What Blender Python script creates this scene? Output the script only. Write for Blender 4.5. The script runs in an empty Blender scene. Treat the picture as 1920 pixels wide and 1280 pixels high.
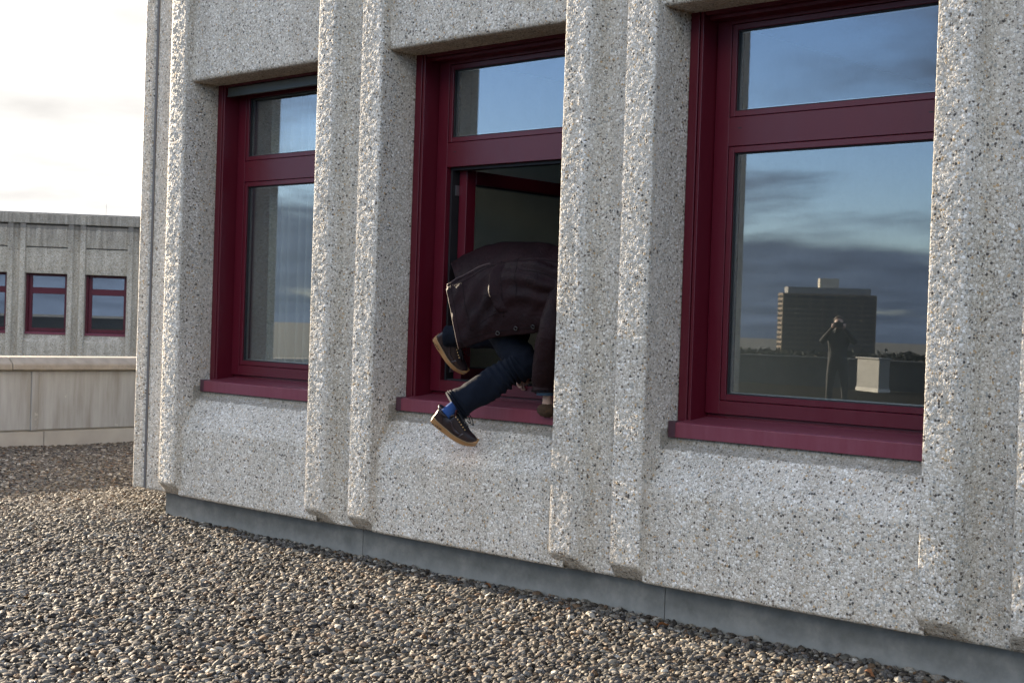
import bpy, bmesh, math, random
import numpy as np
from mathutils import Vector, Matrix, noise as mnoise
random.seed(7); RNG = np.random.default_rng(11)
S = bpy.context.scene; COL = S.collection
R = math.radians

# ---------------------------------------------------------------- camera
F = 2667.0; CAM = np.array([0.0, -5.66, 1.45])
YAW = math.atan(2667/2838.); PITCH = -0.0125; ROLL = 0.033
_f = np.array([-math.sin(YAW)*math.cos(PITCH), math.cos(YAW)*math.cos(PITCH), math.sin(PITCH)])
_R0 = np.array([math.cos(YAW), math.sin(YAW), 0]); _U0 = np.cross(_R0, _f)
_r = _R0*math.cos(ROLL)+_U0*math.sin(ROLL); _u = -_R0*math.sin(ROLL)+_U0*math.cos(ROLL)
cd = bpy.data.cameras.new('camera'); cam = bpy.data.objects.new('camera', cd); COL.objects.link(cam)
cd.sensor_width = 36; cd.lens = 36*F/1920; cd.clip_end = 8000; cd.clip_start = 0.05
cam.matrix_world = Matrix(((_r[0], _u[0], -_f[0], CAM[0]), (_r[1], _u[1], -_f[1], CAM[1]), (_r[2], _u[2], -_f[2], CAM[2]), (0, 0, 0, 1)))
cd.dof.use_dof = True; cd.dof.focus_distance = 8.2; cd.dof.aperture_fstop = 8.0
S.camera = cam

def at(px, py, y):
    """world point on the vertical plane at depth y behind the facade line"""
    d = _f + _r*(px-960)/F - _u*(py-640)/F
    return CAM + d*((y-CAM[1])/d[1])

# ---------------------------------------------------------------- sky, sun, exposure
SUN_EL, SUN_AZ = R(14.5), R(0.05)          # azimuth measured from -X towards -Y
sdir = Vector((-math.cos(SUN_AZ)*math.cos(SUN_EL), -math.sin(SUN_AZ)*math.cos(SUN_EL), math.sin(SUN_EL)))
W = bpy.data.worlds.new('World'); S.world = W; W.use_nodes = True
nt = W.node_tree; nt.nodes.clear()
def N(t, k, **kw):
    n = t.nodes.new(k)
    for a, b in kw.items(): setattr(n, a, b)
    return n
sky = N(nt, 'ShaderNodeTexSky', sky_type='NISHITA', sun_disc=False, sun_elevation=SUN_EL,
        sun_rotation=math.atan2(sdir.x, sdir.y), altitude=300, air_density=1.0, dust_density=0.3, ozone_density=1.2)
tc = N(nt, 'ShaderNodeTexCoord')
sep = N(nt, 'ShaderNodeSeparateXYZ'); nt.links.new(tc.outputs['Generated'], sep.inputs[0])
def M(t, op, a, b=None, c=None, clamp=False):
    n = N(t, 'ShaderNodeMath', operation=op, use_clamp=clamp)
    for i, v in enumerate((a, b, c)):
        if v is None: continue
        if hasattr(v, 'is_linked') or hasattr(v, 'links'): t.links.new(v, n.inputs[i])
        else: n.inputs[i].default_value = v
    return n.outputs[0]
zc = M(nt, 'ADD', M(nt, 'MAXIMUM', sep.outputs[2], 0.0), 0.12)
cmb = N(nt, 'ShaderNodeCombineXYZ')
nt.links.new(M(nt, 'DIVIDE', sep.outputs[0], zc), cmb.inputs[0]); nt.links.new(M(nt, 'DIVIDE', sep.outputs[1], zc), cmb.inputs[1])
n1 = N(nt, 'ShaderNodeTexNoise'); n1.inputs['Scale'].default_value = 0.75; n1.inputs['Detail'].default_value = 8; n1.inputs['Roughness'].default_value = 0.52; n1.inputs['Distortion'].default_value = 0.25
mp = N(nt, 'ShaderNodeMapping'); mp.inputs['Location'].default_value = (3.1, 7.4, 0)
nt.links.new(cmb.outputs[0], mp.inputs[0]); nt.links.new(mp.outputs[0], n1.inputs['Vector'])
dotn = N(nt, 'ShaderNodeVectorMath', operation='DOT_PRODUCT'); dotn.inputs[1].default_value = (-0.87, 0.5, 0.0)
nt.links.new(tc.outputs['Generated'], dotn.inputs[0])
def rng(v, a, b, lo=0.0, hi=1.0, smooth=True):
    n = N(nt, 'ShaderNodeMapRange'); n.interpolation_type = 'SMOOTHSTEP' if smooth else 'LINEAR'
    for k_, q in (('From Min', a), ('From Max', b), ('To Min', lo), ('To Max', hi)): n.inputs[k_].default_value = q
    nt.links.new(v, n.inputs['Value']); return n.outputs[0]
elev = sep.outputs[2]
side = rng(dotn.outputs['Value'], 0.30, 0.92)                 # a bank of bright cloud in the north-west
high = M(nt, 'MULTIPLY', rng(elev, 0.20, 0.36), rng(elev, 0.42, 0.80, 1.0, 0.06))                                  # unseen bright cloud band above the view, added as fill for the facade
low = rng(elev, 0.13, 0.02)                                   # grey-blue layer along the horizon
dens = M(nt, 'ADD', n1.outputs['Fac'], M(nt, 'ADD', M(nt, 'MULTIPLY', side, 0.42), M(nt, 'ADD', M(nt, 'MULTIPLY', high, 0.13), M(nt, 'MULTIPLY', low, 0.22))))
mask = N(nt, 'ShaderNodeMapRange'); mask.interpolation_type = 'SMOOTHSTEP'
mask.inputs['From Min'].default_value = 0.50; mask.inputs['From Max'].default_value = 0.68
nt.links.new(dens, mask.inputs['Value'])
n2 = N(nt, 'ShaderNodeTexNoise'); n2.inputs['Scale'].default_value = 1.9; n2.inputs['Detail'].default_value = 5
nt.links.new(mp.outputs[0], n2.inputs['Vector'])
base = M(nt, 'MULTIPLY_ADD', n2.outputs['Fac'], 0.75, 0.12)
cb = M(nt, 'MULTIPLY', M(nt, 'MULTIPLY', base, M(nt, 'MULTIPLY_ADD', high, 3.3, 1.0)), M(nt, 'MULTIPLY_ADD', low, -0.2, 1.0))
CLOUD = 0.345
cstr = M(nt, 'MULTIPLY', M(nt, 'MAXIMUM', cb, M(nt, 'MULTIPLY', side, M(nt, 'MULTIPLY_ADD', n2.outputs['Fac'], 0.72, 0.44))), CLOUD)
cr = N(nt, 'ShaderNodeMix', data_type='RGBA'); nt.links.new(M(nt, 'MAXIMUM', side, high), cr.inputs[0])
cr.inputs[6].default_value = (0.52, 0.67, 0.95, 1); cr.inputs[7].default_value = (1, 0.97, 0.93, 1)
b1 = N(nt, 'ShaderNodeBackground'); b1.inputs[1].default_value = 0.078; 
sg = N(nt, 'ShaderNodeMix', data_type='RGBA', blend_type='MULTIPLY'); sg.inputs[0].default_value = 1; nt.links.new(sky.outputs[0], sg.inputs[6]); sg.inputs[7].default_value = (0.80, 0.90, 1.18, 1)
nt.links.new(sg.outputs[2], b1.inputs[0])
b2 = N(nt, 'ShaderNodeBackground'); nt.links.new(cr.outputs[2], b2.inputs[0]); nt.links.new(cstr, b2.inputs[1])
mx = N(nt, 'ShaderNodeMixShader'); wo = N(nt, 'ShaderNodeOutputWorld')
nt.links.new(mask.outputs[0], mx.inputs[0]); nt.links.new(b1.outputs[0], mx.inputs[1]); nt.links.new(b2.outputs[0], mx.inputs[2]); nt.links.new(mx.outputs[0], wo.inputs[0])
sl = bpy.data.lights.new('sun', 'SUN'); sl.energy = 5.0; sl.angle = R(0.5); sl.color = (1.0, 0.83, 0.62)
so = bpy.data.objects.new('sun', sl); COL.objects.link(so); so.rotation_euler = sdir.to_track_quat('Z', 'Y').to_euler(); so.location = (-30, -5, 12)
S.view_settings.view_transform = 'Standard'; S.view_settings.look = 'None'; S.view_settings.exposure = 2.09; S.view_settings.gamma = 1
S.cycles.max_bounces = 8; S.cycles.transparent_max_bounces = 12; S.cycles.caustics_reflective = False; S.cycles.caustics_refractive = False
S.cycles.use_denoising = True

# ---------------------------------------------------------------- object helpers
def tag(o, label=None, cat=None, group=None, kind=None):
    if label: o['label'] = label
    if cat: o['category'] = cat
    if group: o['group'] = group
    if kind: o['kind'] = kind
    return o
def empty(name, loc=(0, 0, 0), rz=0):
    o = bpy.data.objects.new(name, None); COL.objects.link(o); o.location = loc; o.rotation_euler = (0, 0, rz); o.empty_display_size = 0.2
    return o
def obj(name, me, mat, parent=None, smooth=False):
    o = bpy.data.objects.new(name, me); COL.objects.link(o)
    if mat: me.materials.append(mat)
    if parent: o.parent = parent
    if smooth: me.shade_smooth()
    return o
def mesh(name, v, f):
    me = bpy.data.meshes.new(name); me.from_pydata([tuple(map(float, p)) for p in v], [], f); me.update(); return me
class MB:
    def __init__(s): s.v = []; s.f = []
    def add(s, v, f):
        n = len(s.v); s.v += [tuple(p) for p in v]; s.f += [tuple(i+n for i in q) for q in f]
    def box(s, x0, x1, y0, y1, z0, z1):
        s.add([(x0, y0, z0), (x1, y0, z0), (x1, y1, z0), (x0, y1, z0), (x0, y0, z1), (x1, y0, z1), (x1, y1, z1), (x0, y1, z1)],
              [(0, 3, 2, 1), (4, 5, 6, 7), (0, 1, 5, 4), (1, 2, 6, 5), (2, 3, 7, 6), (3, 0, 4, 7)])
    def tube(s, pts, rad, n=8):
        v, f = tube(pts, rad, n); s.add(v, f)
    def build(s, name, mat, parent=None, bevel=0, smooth=False, seg=2):
        o = obj(name, mesh(name, s.v, s.f), mat, parent, smooth)
        if bevel:
            m = o.modifiers.new('bevel', 'BEVEL'); m.width = bevel; m.segments = seg; m.limit_method = 'ANGLE'; m.angle_limit = R(35)
        return o
def frames(P):
    P = np.array(P, float); T = np.gradient(P, axis=0); T /= np.linalg.norm(T, axis=1)[:, None]+1e-9
    a = np.array([0, 0, 1.]) if abs(T[0][2]) < .9 else np.array([1., 0, 0])
    A = []; 
    for t in T:
        a = a-t*np.dot(a, t); a /= np.linalg.norm(a); A.append(a.copy())
    A = np.array(A); B = np.cross(T, A); return P, T, A, B
def tube(pts, rad, n=8, cap=True, fn=None):
    P, T, A, B = frames(pts); k = len(P)
    rad = np.broadcast_to(np.array(rad, float), (k,)) if np.ndim(rad) < 2 else np.array(rad)
    v = []
    for i in range(k):
        for j in range(n):
            a = 2*math.pi*j/n
            ra, rb = (rad[i], rad[i]) if np.ndim(rad) < 2 else rad[i]
            q = P[i]+A[i]*math.cos(a)*ra+B[i]*math.sin(a)*rb
            if fn is not None: q = fn(q, i/(k-1), a, A[i]*math.cos(a)+B[i]*math.sin(a))
            v.append(q)
    f = [(i*n+j, i*n+(j+1) % n, (i+1)*n+(j+1) % n, (i+1)*n+j) for i in range(k-1) for j in range(n)]
    if cap: f += [tuple(range(n-1, -1, -1)), tuple((k-1)*n+j for j in range(n))]
    return v, f
def spline(P, n):
    """Catmull-Rom through P (rows of any width), n samples"""
    P = np.array(P, float); k = len(P); E = np.vstack([2*P[0]-P[1], P, 2*P[-1]-P[-2]]); out = []
    for t in np.linspace(0, k-1-1e-9, n):
        i = int(t); s = t-i; a, b, c, d = E[i], E[i+1], E[i+2], E[i+3]
        out.append(.5*((2*b)+(c-a)*s+(2*a-5*b+4*c-d)*s*s+(3*b-3*c+d-a)*s**3))
    return np.array(out)
def rounded(poly, r, n=3):
    """round the inner corners of an open polyline"""
    P = [np.array(p, float) for p in poly]; out = [P[0]]
    for i in range(1, len(P)-1):
        rr = r[i] if isinstance(r, (list, tuple)) else r
        a, b, c = P[i-1], P[i], P[i+1]; d1 = a-b; d2 = c-b; l1 = np.linalg.norm(d1); l2 = np.linalg.norm(d2)
        q = min(rr, l1*.45, l2*.45); p0 = b+d1/l1*q; p2 = b+d2/l2*q
        for t in np.linspace(0, 1, n): out.append((1-t)**2*p0+2*t*(1-t)*b+t*t*p2)
    out.append(P[-1]); return np.array(out)
def resample(P, step):
    out = [P[0]]
    for a, b in zip(P[:-1], P[1:]):
        l = np.linalg.norm(b-a); n = max(1, int(round(l/step)))
        for i in range(1, n+1): out.append(a+(b-a)*i/n)
    return np.array(out)
def grid_faces(nu, nv, flip=False):
    i, j = np.meshgrid(np.arange(nu-1), np.arange(nv-1), indexing='ij'); a = (i*nv+j).ravel()
    f = np.stack([a, a+1, a+nv+1, a+nv], 1)
    if flip: f = f[:, ::-1]
    return f
def np_mesh(name, v, f, smooth=True):
    me = bpy.data.meshes.new(name); v = np.asarray(v, np.float32); f = np.asarray(f, np.int32)
    me.vertices.add(len(v)); me.vertices.foreach_set('co', v.ravel())
    me.loops.add(f.size); me.loops.foreach_set('vertex_index', f.ravel())
    me.polygons.add(len(f)); me.polygons.foreach_set('loop_start', np.arange(len(f), dtype=np.int32)*f.shape[1])
    me.polygons.foreach_set('loop_total', np.full(len(f), f.shape[1], np.int32)); me.update(calc_edges=True); me.validate()
    if smooth: me.shade_smooth()
    return me

# ---------------------------------------------------------------- materials
def newmat(name):
    m = bpy.data.materials.new(name); m.use_nodes = True; t = m.node_tree; b = t.nodes['Principled BSDF']; return m, t, b
def ramp(t, fac, stops, interp='LINEAR'):
    n = N(t, 'ShaderNodeValToRGB'); n.color_ramp.interpolation = interp; e = n.color_ramp.elements
    while len(e) < len(stops): e.new(0.5)
    for x, (p, c) in zip(e, stops): x.position = p; x.color = (*c, 1)
    t.links.new(fac, n.inputs[0]); return n.outputs[0]
def tex(t, kind, scale, vec=None, **kw):
    n = N(t, kind)
    n.inputs['Scale'].default_value = scale
    for k, v in kw.items(): n.inputs[k].default_value = v
    if vec is not None: t.links.new(vec, n.inputs['Vector'])
    return n
def mixc(t, fac, a, b, mode='MIX'):
    n = N(t, 'ShaderNodeMix', data_type='RGBA', blend_type=mode)
    for i, v in ((0, fac), (6, a), (7, b)):
        if hasattr(v, 'links'): t.links.new(v, n.inputs[i])
        else: n.inputs[i].default_value = v if i == 0 else (*v, 1)
    return n.outputs[2]
def simple(name, col, rough=0.5, metal=0, var=0.0, vs=8, bump=0.0, bs=60, spec=0.5, coat=0):
    m, t, b = newmat(name); b.inputs['Roughness'].default_value = rough; b.inputs['Metallic'].default_value = metal
    b.inputs['Specular IOR Level'].default_value = spec; b.inputs['Coat Weight'].default_value = coat
    g = N(t, 'ShaderNodeTexCoord').outputs['Object']
    nz = tex(t, 'ShaderNodeTexNoise', vs, g, Detail=5)
    c = mixc(t, nz.outputs['Fac'], tuple(x*(1-var) for x in col), tuple(min(1, x*(1+var)) for x in col))
    t.links.new(c, b.inputs['Base Color'])
    if bump:
        n2_ = tex(t, 'ShaderNodeTexNoise', bs, g, Detail=4); bp = N(t, 'ShaderNodeBump'); bp.inputs['Strength'].default_value = 1; bp.inputs['Distance'].default_value = bump
        t.links.new(n2_.outputs['Fac'], bp.inputs['Height']); t.links.new(bp.outputs[0], b.inputs['Normal'])
    return m
def aggregate(name, disp=True, scale=82.0, dark=0.0, tone=1.0):
    """exposed aggregate concrete: pebbles set in a beige cement"""
    m, t, b = newmat(name)
    pos = N(t, 'ShaderNodeNewGeometry').outputs['Position'] if disp else N(t, 'ShaderNodeTexCoord').outputs['Object']
    wn = tex(t, 'ShaderNodeTexNoise', 38, pos, Detail=2)
    v1 = N(t, 'ShaderNodeVectorMath', operation='MULTIPLY_ADD'); t.links.new(wn.outputs['Color'], v1.inputs[0]); v1.inputs[1].default_value = (.012, .012, .012); t.links.new(pos, v1.inputs[2])
    p = v1.outputs[0]
    A = tex(t, 'ShaderNodeTexVoronoi', scale, p, Randomness=1.0); Bv = tex(t, 'ShaderNodeTexVoronoi', scale*1.9, p, Randomness=1.0)
    sa = N(t, 'ShaderNodeSeparateColor'); t.links.new(A.outputs['Color'], sa.inputs[0])
    sb = N(t, 'ShaderNodeSeparateColor'); t.links.new(Bv.outputs['Color'], sb.inputs[0])
    def dome(vor, s, lo, hi):
        rad = M(t, 'MULTIPLY_ADD', s.outputs[1], hi-lo, lo)                # every stone its own size
        q = M(t, 'DIVIDE', vor.outputs['Distance'], rad)
        return M(t, 'POWER', M(t, 'MAXIMUM', M(t, 'SUBTRACT', 1.0, M(t, 'MULTIPLY', q, q)), 0.0), 0.6)
    ha = dome(A, sa, .28, .62); hb = dome(Bv, sb, .3, .62)
    ma = M(t, 'MULTIPLY', ha, 4.0, clamp=True); mb = M(t, 'MULTIPLY', hb, 4.0, clamp=True)
    stones = [(0, (.05, .045, .04)), (.045, (.11, .09, .07)), (.10, (.22, .20, .17)), (.15, (.38, .27, .15)), (.19, (.27, .28, .27)), (.29, (.46, .43, .38)), (.52, (.53, .51, .47)), (.75, (.60, .59, .565)), (.93, (.68, .68, .67))]
    ca = ramp(t, sa.outputs[0], stones, 'CONSTANT'); cb_ = ramp(t, sb.outputs[0], stones, 'CONSTANT')
    big = tex(t, 'ShaderNodeTexNoise', 1.7, pos, Detail=5, Roughness=.6)
    cem = ramp(t, big.outputs['Fac'], [(.3, (.37, .34, .285)), (.7, (.45, .415, .36))])
    fine = tex(t, 'ShaderNodeTexNoise', 260, pos, Detail=2)
    cem = mixc(t, 1.0, cem, ramp(t, fine.outputs['Fac'], [(.3, (.75, .75, .75)), (.7, (1.08, 1.08, 1.08))]), 'MULTIPLY')
    c = mixc(t, mb, cem, cb_); c = mixc(t, ma, c, ca)
    # weathering: soft vertical streaks and blotches
    ms = N(t, 'ShaderNodeMapping'); ms.inputs['Scale'].default_value = (3.2, 3.2, .35); t.links.new(pos, ms.inputs[0])
    st = tex(t, 'ShaderNodeTexNoise', 2.0, ms.outputs[0], Detail=6, Roughness=.62)
    wcol = ramp(t, st.outputs['Fac'], [(.32, (.80-dark, .785-dark, .76-dark)), (.62, (1.0, 1.0, 1.0))])
    c = mixc(t, 1.0, c, wcol, 'MULTIPLY')
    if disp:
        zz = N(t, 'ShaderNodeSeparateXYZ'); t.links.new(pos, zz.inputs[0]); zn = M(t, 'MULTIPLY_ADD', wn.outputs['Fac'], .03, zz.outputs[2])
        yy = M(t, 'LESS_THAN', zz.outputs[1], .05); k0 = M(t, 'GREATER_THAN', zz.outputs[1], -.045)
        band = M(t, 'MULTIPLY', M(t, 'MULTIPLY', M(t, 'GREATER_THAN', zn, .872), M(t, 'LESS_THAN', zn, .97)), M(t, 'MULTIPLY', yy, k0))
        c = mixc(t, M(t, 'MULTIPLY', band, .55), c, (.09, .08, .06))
    if not disp:      # algae and run marks on the attic course
        zz = N(t, 'ShaderNodeSeparateXYZ'); t.links.new(pos, zz.inputs[0])
        m3 = N(t, 'ShaderNodeMapping'); m3.inputs['Scale'].default_value = (7, 7, .6); t.links.new(pos, m3.inputs[0]); sn = tex(t, 'ShaderNodeTexNoise', 1.5, m3.outputs[0], Detail=5, Roughness=.7)
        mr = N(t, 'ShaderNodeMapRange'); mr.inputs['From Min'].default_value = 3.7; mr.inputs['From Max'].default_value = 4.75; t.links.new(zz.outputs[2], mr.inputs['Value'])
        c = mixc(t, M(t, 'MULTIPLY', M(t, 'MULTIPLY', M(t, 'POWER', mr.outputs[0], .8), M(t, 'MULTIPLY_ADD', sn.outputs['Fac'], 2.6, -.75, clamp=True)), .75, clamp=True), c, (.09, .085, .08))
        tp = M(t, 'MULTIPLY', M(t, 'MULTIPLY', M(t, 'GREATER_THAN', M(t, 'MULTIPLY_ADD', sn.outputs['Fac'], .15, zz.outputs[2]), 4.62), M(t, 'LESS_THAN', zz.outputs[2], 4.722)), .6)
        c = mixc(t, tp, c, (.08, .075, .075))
    if tone != 1: c = mixc(t, 1.0, c, (tone, tone*.95, tone*.88), 'MULTIPLY')
    c = mixc(t, 1.0, c, (1.38, 1.33, 1.235), 'MULTIPLY')
    t.links.new(c, b.inputs['Base Color'])
    b.inputs['Roughness'].default_value = .62
    h = M(t, 'MAXIMUM', ha, M(t, 'MULTIPLY', hb, .55))
    hh = M(t, 'ADD', h, M(t, 'MULTIPLY', fine.outputs['Fac'], .12))
    if disp:
        dn = N(t, 'ShaderNodeDisplacement'); dn.inputs['Scale'].default_value = .0013; dn.inputs['Midlevel'].default_value = .3
        t.links.new(hh, dn.inputs['Height']); t.links.new(dn.outputs[0], t.nodes['Material Output'].inputs['Displacement'])
        m.displacement_method = 'BOTH'
    else:
        bp = N(t, 'ShaderNodeBump'); bp.inputs['Distance'].default_value = .004; t.links.new(hh, bp.inputs['Height']); t.links.new(bp.outputs[0], b.inputs['Normal'])
    return m
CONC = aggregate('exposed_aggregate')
CONC_FAR = aggregate('weathered_aggregate', disp=False, scale=40, dark=.12, tone=.92)

def painted(name, col, chalk=.25):
    """burgundy stove enamel: slightly chalky, run marks, dust"""
    m, t, b = newmat(name); g = N(t, 'ShaderNodeTexCoord').outputs['Object']
    ms = N(t, 'ShaderNodeMapping'); ms.inputs['Scale'].default_value = (9, 9, 1.2); t.links.new(g, ms.inputs[0])
    a = tex(t, 'ShaderNodeTexNoise', 3, ms.outputs[0], Detail=6, Roughness=.65); d = tex(t, 'ShaderNodeTexNoise', 140, g, Detail=3)
    f = M(t, 'MULTIPLY', M(t, 'MULTIPLY_ADD', a.outputs['Fac'], .8, M(t, 'MULTIPLY', d.outputs['Fac'], .3)), chalk)
    c = mixc(t, f, col, (.25, .085, .11)); b.inputs['Specular IOR Level'].default_value = .38; t.links.new(c, b.inputs['Base Color'])
    t.links.new(M(t, 'MULTIPLY_ADD', a.outputs['Fac'], .25, .22), b.inputs['Roughness'])
    bp = N(t, 'ShaderNodeBump'); bp.inputs['Distance'].default_value = .0004; t.links.new(d.outputs['Fac'], bp.inputs['Height']); t.links.new(bp.outputs[0], b.inputs['Normal'])
    return m
RED = painted('burgundy_enamel', (.088, .0009, .0085), .12); REDSILL = painted('weathered_burgundy_enamel', (.14, .013, .026), .75)
BLACK = simple('black_rubber', (.012, .012, .013), .6, var=.3)
SPACER = simple('aluminium_spacer', (.35, .35, .34), .35, .8)
def glass(name, tint=(.955, .975, .965), refl=.085, dirt=.03, wav=0.0):
    m, t, b = newmat(name); t.nodes.remove(b); o = t.nodes['Material Output']; g = N(t, 'ShaderNodeTexCoord').outputs['Object']
    tr = N(t, 'ShaderNodeBsdfTransparent'); tr.inputs[0].default_value = (*tint, 1)
    gl = N(t, 'ShaderNodeBsdfGlossy'); gl.inputs['Roughness'].default_value = .004; gl.inputs['Color'].default_value = (.93, .96, 1, 1)
    ge = N(t, 'ShaderNodeNewGeometry'); dt = N(t, 'ShaderNodeVectorMath', operation='DOT_PRODUCT'); t.links.new(ge.outputs['True Normal'], dt.inputs[0]); t.links.new(ge.outputs['Incoming'], dt.inputs[1])
    sch = M(t, 'MULTIPLY_ADD', M(t, 'POWER', M(t, 'SUBTRACT', 1.0, M(t, 'ABSOLUTE', dt.outputs['Value'])), 5.0), .96, .04)
    fac = M(t, 'ADD', M(t, 'MULTIPLY', sch, 1.1), refl, clamp=True)
    m1 = N(t, 'ShaderNodeMixShader'); t.links.new(fac, m1.inputs[0]); t.links.new(tr.outputs[0], m1.inputs[1]); t.links.new(gl.outputs[0], m1.inputs[2])
    df = N(t, 'ShaderNodeBsdfDiffuse'); df.inputs[0].default_value = (.42, .42, .40, 1)
    dn = tex(t, 'ShaderNodeTexNoise', 90, g, Detail=6, Roughness=.75); d2 = tex(t, 'ShaderNodeTexNoise', 3, g, Detail=3)
    df_ = M(t, 'MULTIPLY', M(t, 'MULTIPLY', M(t, 'POWER', dn.outputs['Fac'], 3.0), d2.outputs['Fac']), dirt*8, clamp=True)
    m2 = N(t, 'ShaderNodeMixShader'); t.links.new(df_, m2.inputs[0]); t.links.new(m1.outputs[0], m2.inputs[1]); t.links.new(df.outputs[0], m2.inputs[2])
    t.links.new(m2.outputs[0], o.inputs[0])
    if wav:
        w = tex(t, 'ShaderNodeTexNoise', 1.3, g, Detail=1); bp = N(t, 'ShaderNodeBump'); bp.inputs['Distance'].default_value = wav; bp.inputs['Strength'].default_value = 1
        t.links.new(w.outputs['Fac'], bp.inputs['Height'])
        t.links.new(bp.outputs[0], gl.inputs['Normal'])
    return m
GLASS = glass('window_glass'); GLASS_FAR = glass('far_window_glass', refl=.22, dirt=.02); GLASS_IN = glass('inner_glass', refl=.02, dirt=.02)

# ---------------------------------------------------------------- setting: ground and roof
def gravel_base():
    m, t, b = newmat('dark_gravel_bed'); g = N(t, 'ShaderNodeTexCoord').outputs['Object']
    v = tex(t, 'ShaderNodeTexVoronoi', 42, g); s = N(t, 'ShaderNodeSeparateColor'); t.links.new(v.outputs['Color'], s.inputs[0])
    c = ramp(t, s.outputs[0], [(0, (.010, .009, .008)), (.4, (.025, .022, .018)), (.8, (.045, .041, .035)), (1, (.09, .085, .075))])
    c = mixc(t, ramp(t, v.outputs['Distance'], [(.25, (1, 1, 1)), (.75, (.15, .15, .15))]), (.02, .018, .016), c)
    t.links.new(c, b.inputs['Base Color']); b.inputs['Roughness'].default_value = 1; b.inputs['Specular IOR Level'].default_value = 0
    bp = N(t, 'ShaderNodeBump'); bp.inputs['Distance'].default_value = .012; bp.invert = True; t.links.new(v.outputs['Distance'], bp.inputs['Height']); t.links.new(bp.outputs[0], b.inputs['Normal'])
    return m
def ground_h(x, y):
    return .012*mnoise.noise(Vector((x*.9, y*.9, 1.7)))+.008*mnoise.noise(Vector((x*2.3, y*2.3, 5.7)))
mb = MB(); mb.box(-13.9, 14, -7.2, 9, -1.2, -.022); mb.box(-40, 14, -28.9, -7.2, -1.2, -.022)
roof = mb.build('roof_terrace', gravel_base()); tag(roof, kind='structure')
gm = simple('city_ground', (.03, .033, .028), .9, var=.5, vs=.01)
g = mesh('ground', [(-4000, -4000, -20), (4000, -4000, -20), (4000, 4000, -20), (-4000, 4000, -20)], [(0, 1, 2, 3)])
tag(obj('ground', g, gm), kind='structure')

# gravel: loose pebbles, instanced inside one object
def pebbles():
    pts = []
    def inside(x, y, m):
        # wedge seen by the camera (plus a margin), in front of the facade line and round its left corner
        if y > -.01 and x > -8.62-.9*max(0, y): return False
        d = np.array([x, y, 0])-CAM; z = d@_f
        if z < 5.2: return False
        px = 960+F*(d@_r)/z; py = 640-F*(d@_u)/z
        return -m < px < 1920+m and py < 1280+m
    def layer(step, x0, x1, y0, y1, m, s0, s1, zoff, zmin=0, zmax=99):
        nx = int((x1-x0)/step); ny = int((y1-y0)/step)
        jx = RNG.random((nx, ny)); jy = RNG.random((nx, ny)); sz = RNG.random((nx, ny))
        for i in range(nx):
            for j in range(ny):
                x = x0+(i+jx[i, j]*.95)*step; y = y0+(j+jy[i, j]*.95)*step
                if not inside(x, y, m): continue
                s = s0+(s1-s0)*sz[i, j]**2.2
                up = .022*math.exp(-max(0, -y)/.18) if x > -8.7 else 0      # heaped against the upstand
                pts.append((x, y, ground_h(x, y)+zoff+up+random.uniform(-.004, .004), s))
    layer(.0225, -13.86, -2.0, -3.6, 4.5, 260, .0080, .0150, -.012)
    layer(.0255, -13.86, -2.0, -3.6, 4.5, 260, .0085, .0205, .000)
    n = len(pts); P = np.array(pts)
    me = bpy.data.meshes.new('gravel_points'); me.vertices.add(n); me.vertices.foreach_set('co', P[:, :3].ravel().astype(np.float32))
    rot = np.zeros((n, 3)); rot[:, 0] = RNG.normal(0, .30, n); rot[:, 1] = RNG.normal(0, .30, n); rot[:, 2] = RNG.random(n)*6.283
    sc = np.stack([P[:, 3]*RNG.uniform(.95, 1.5, n), P[:, 3]*RNG.uniform(.75, 1.1, n), P[:, 3]*RNG.uniform(.42, .8, n)], 1)
    for nm, a in (('rot', rot), ('scl', sc)):
        at_ = me.attributes.new(nm, 'FLOAT_VECTOR', 'POINT'); at_.data.foreach_set('vector', a.ravel().astype(np.float32))
    ia = me.attributes.new('idx', 'INT', 'POINT'); ia.data.foreach_set('value', RNG.integers(0, 6, n).astype(np.int32))
    return me, n
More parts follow.
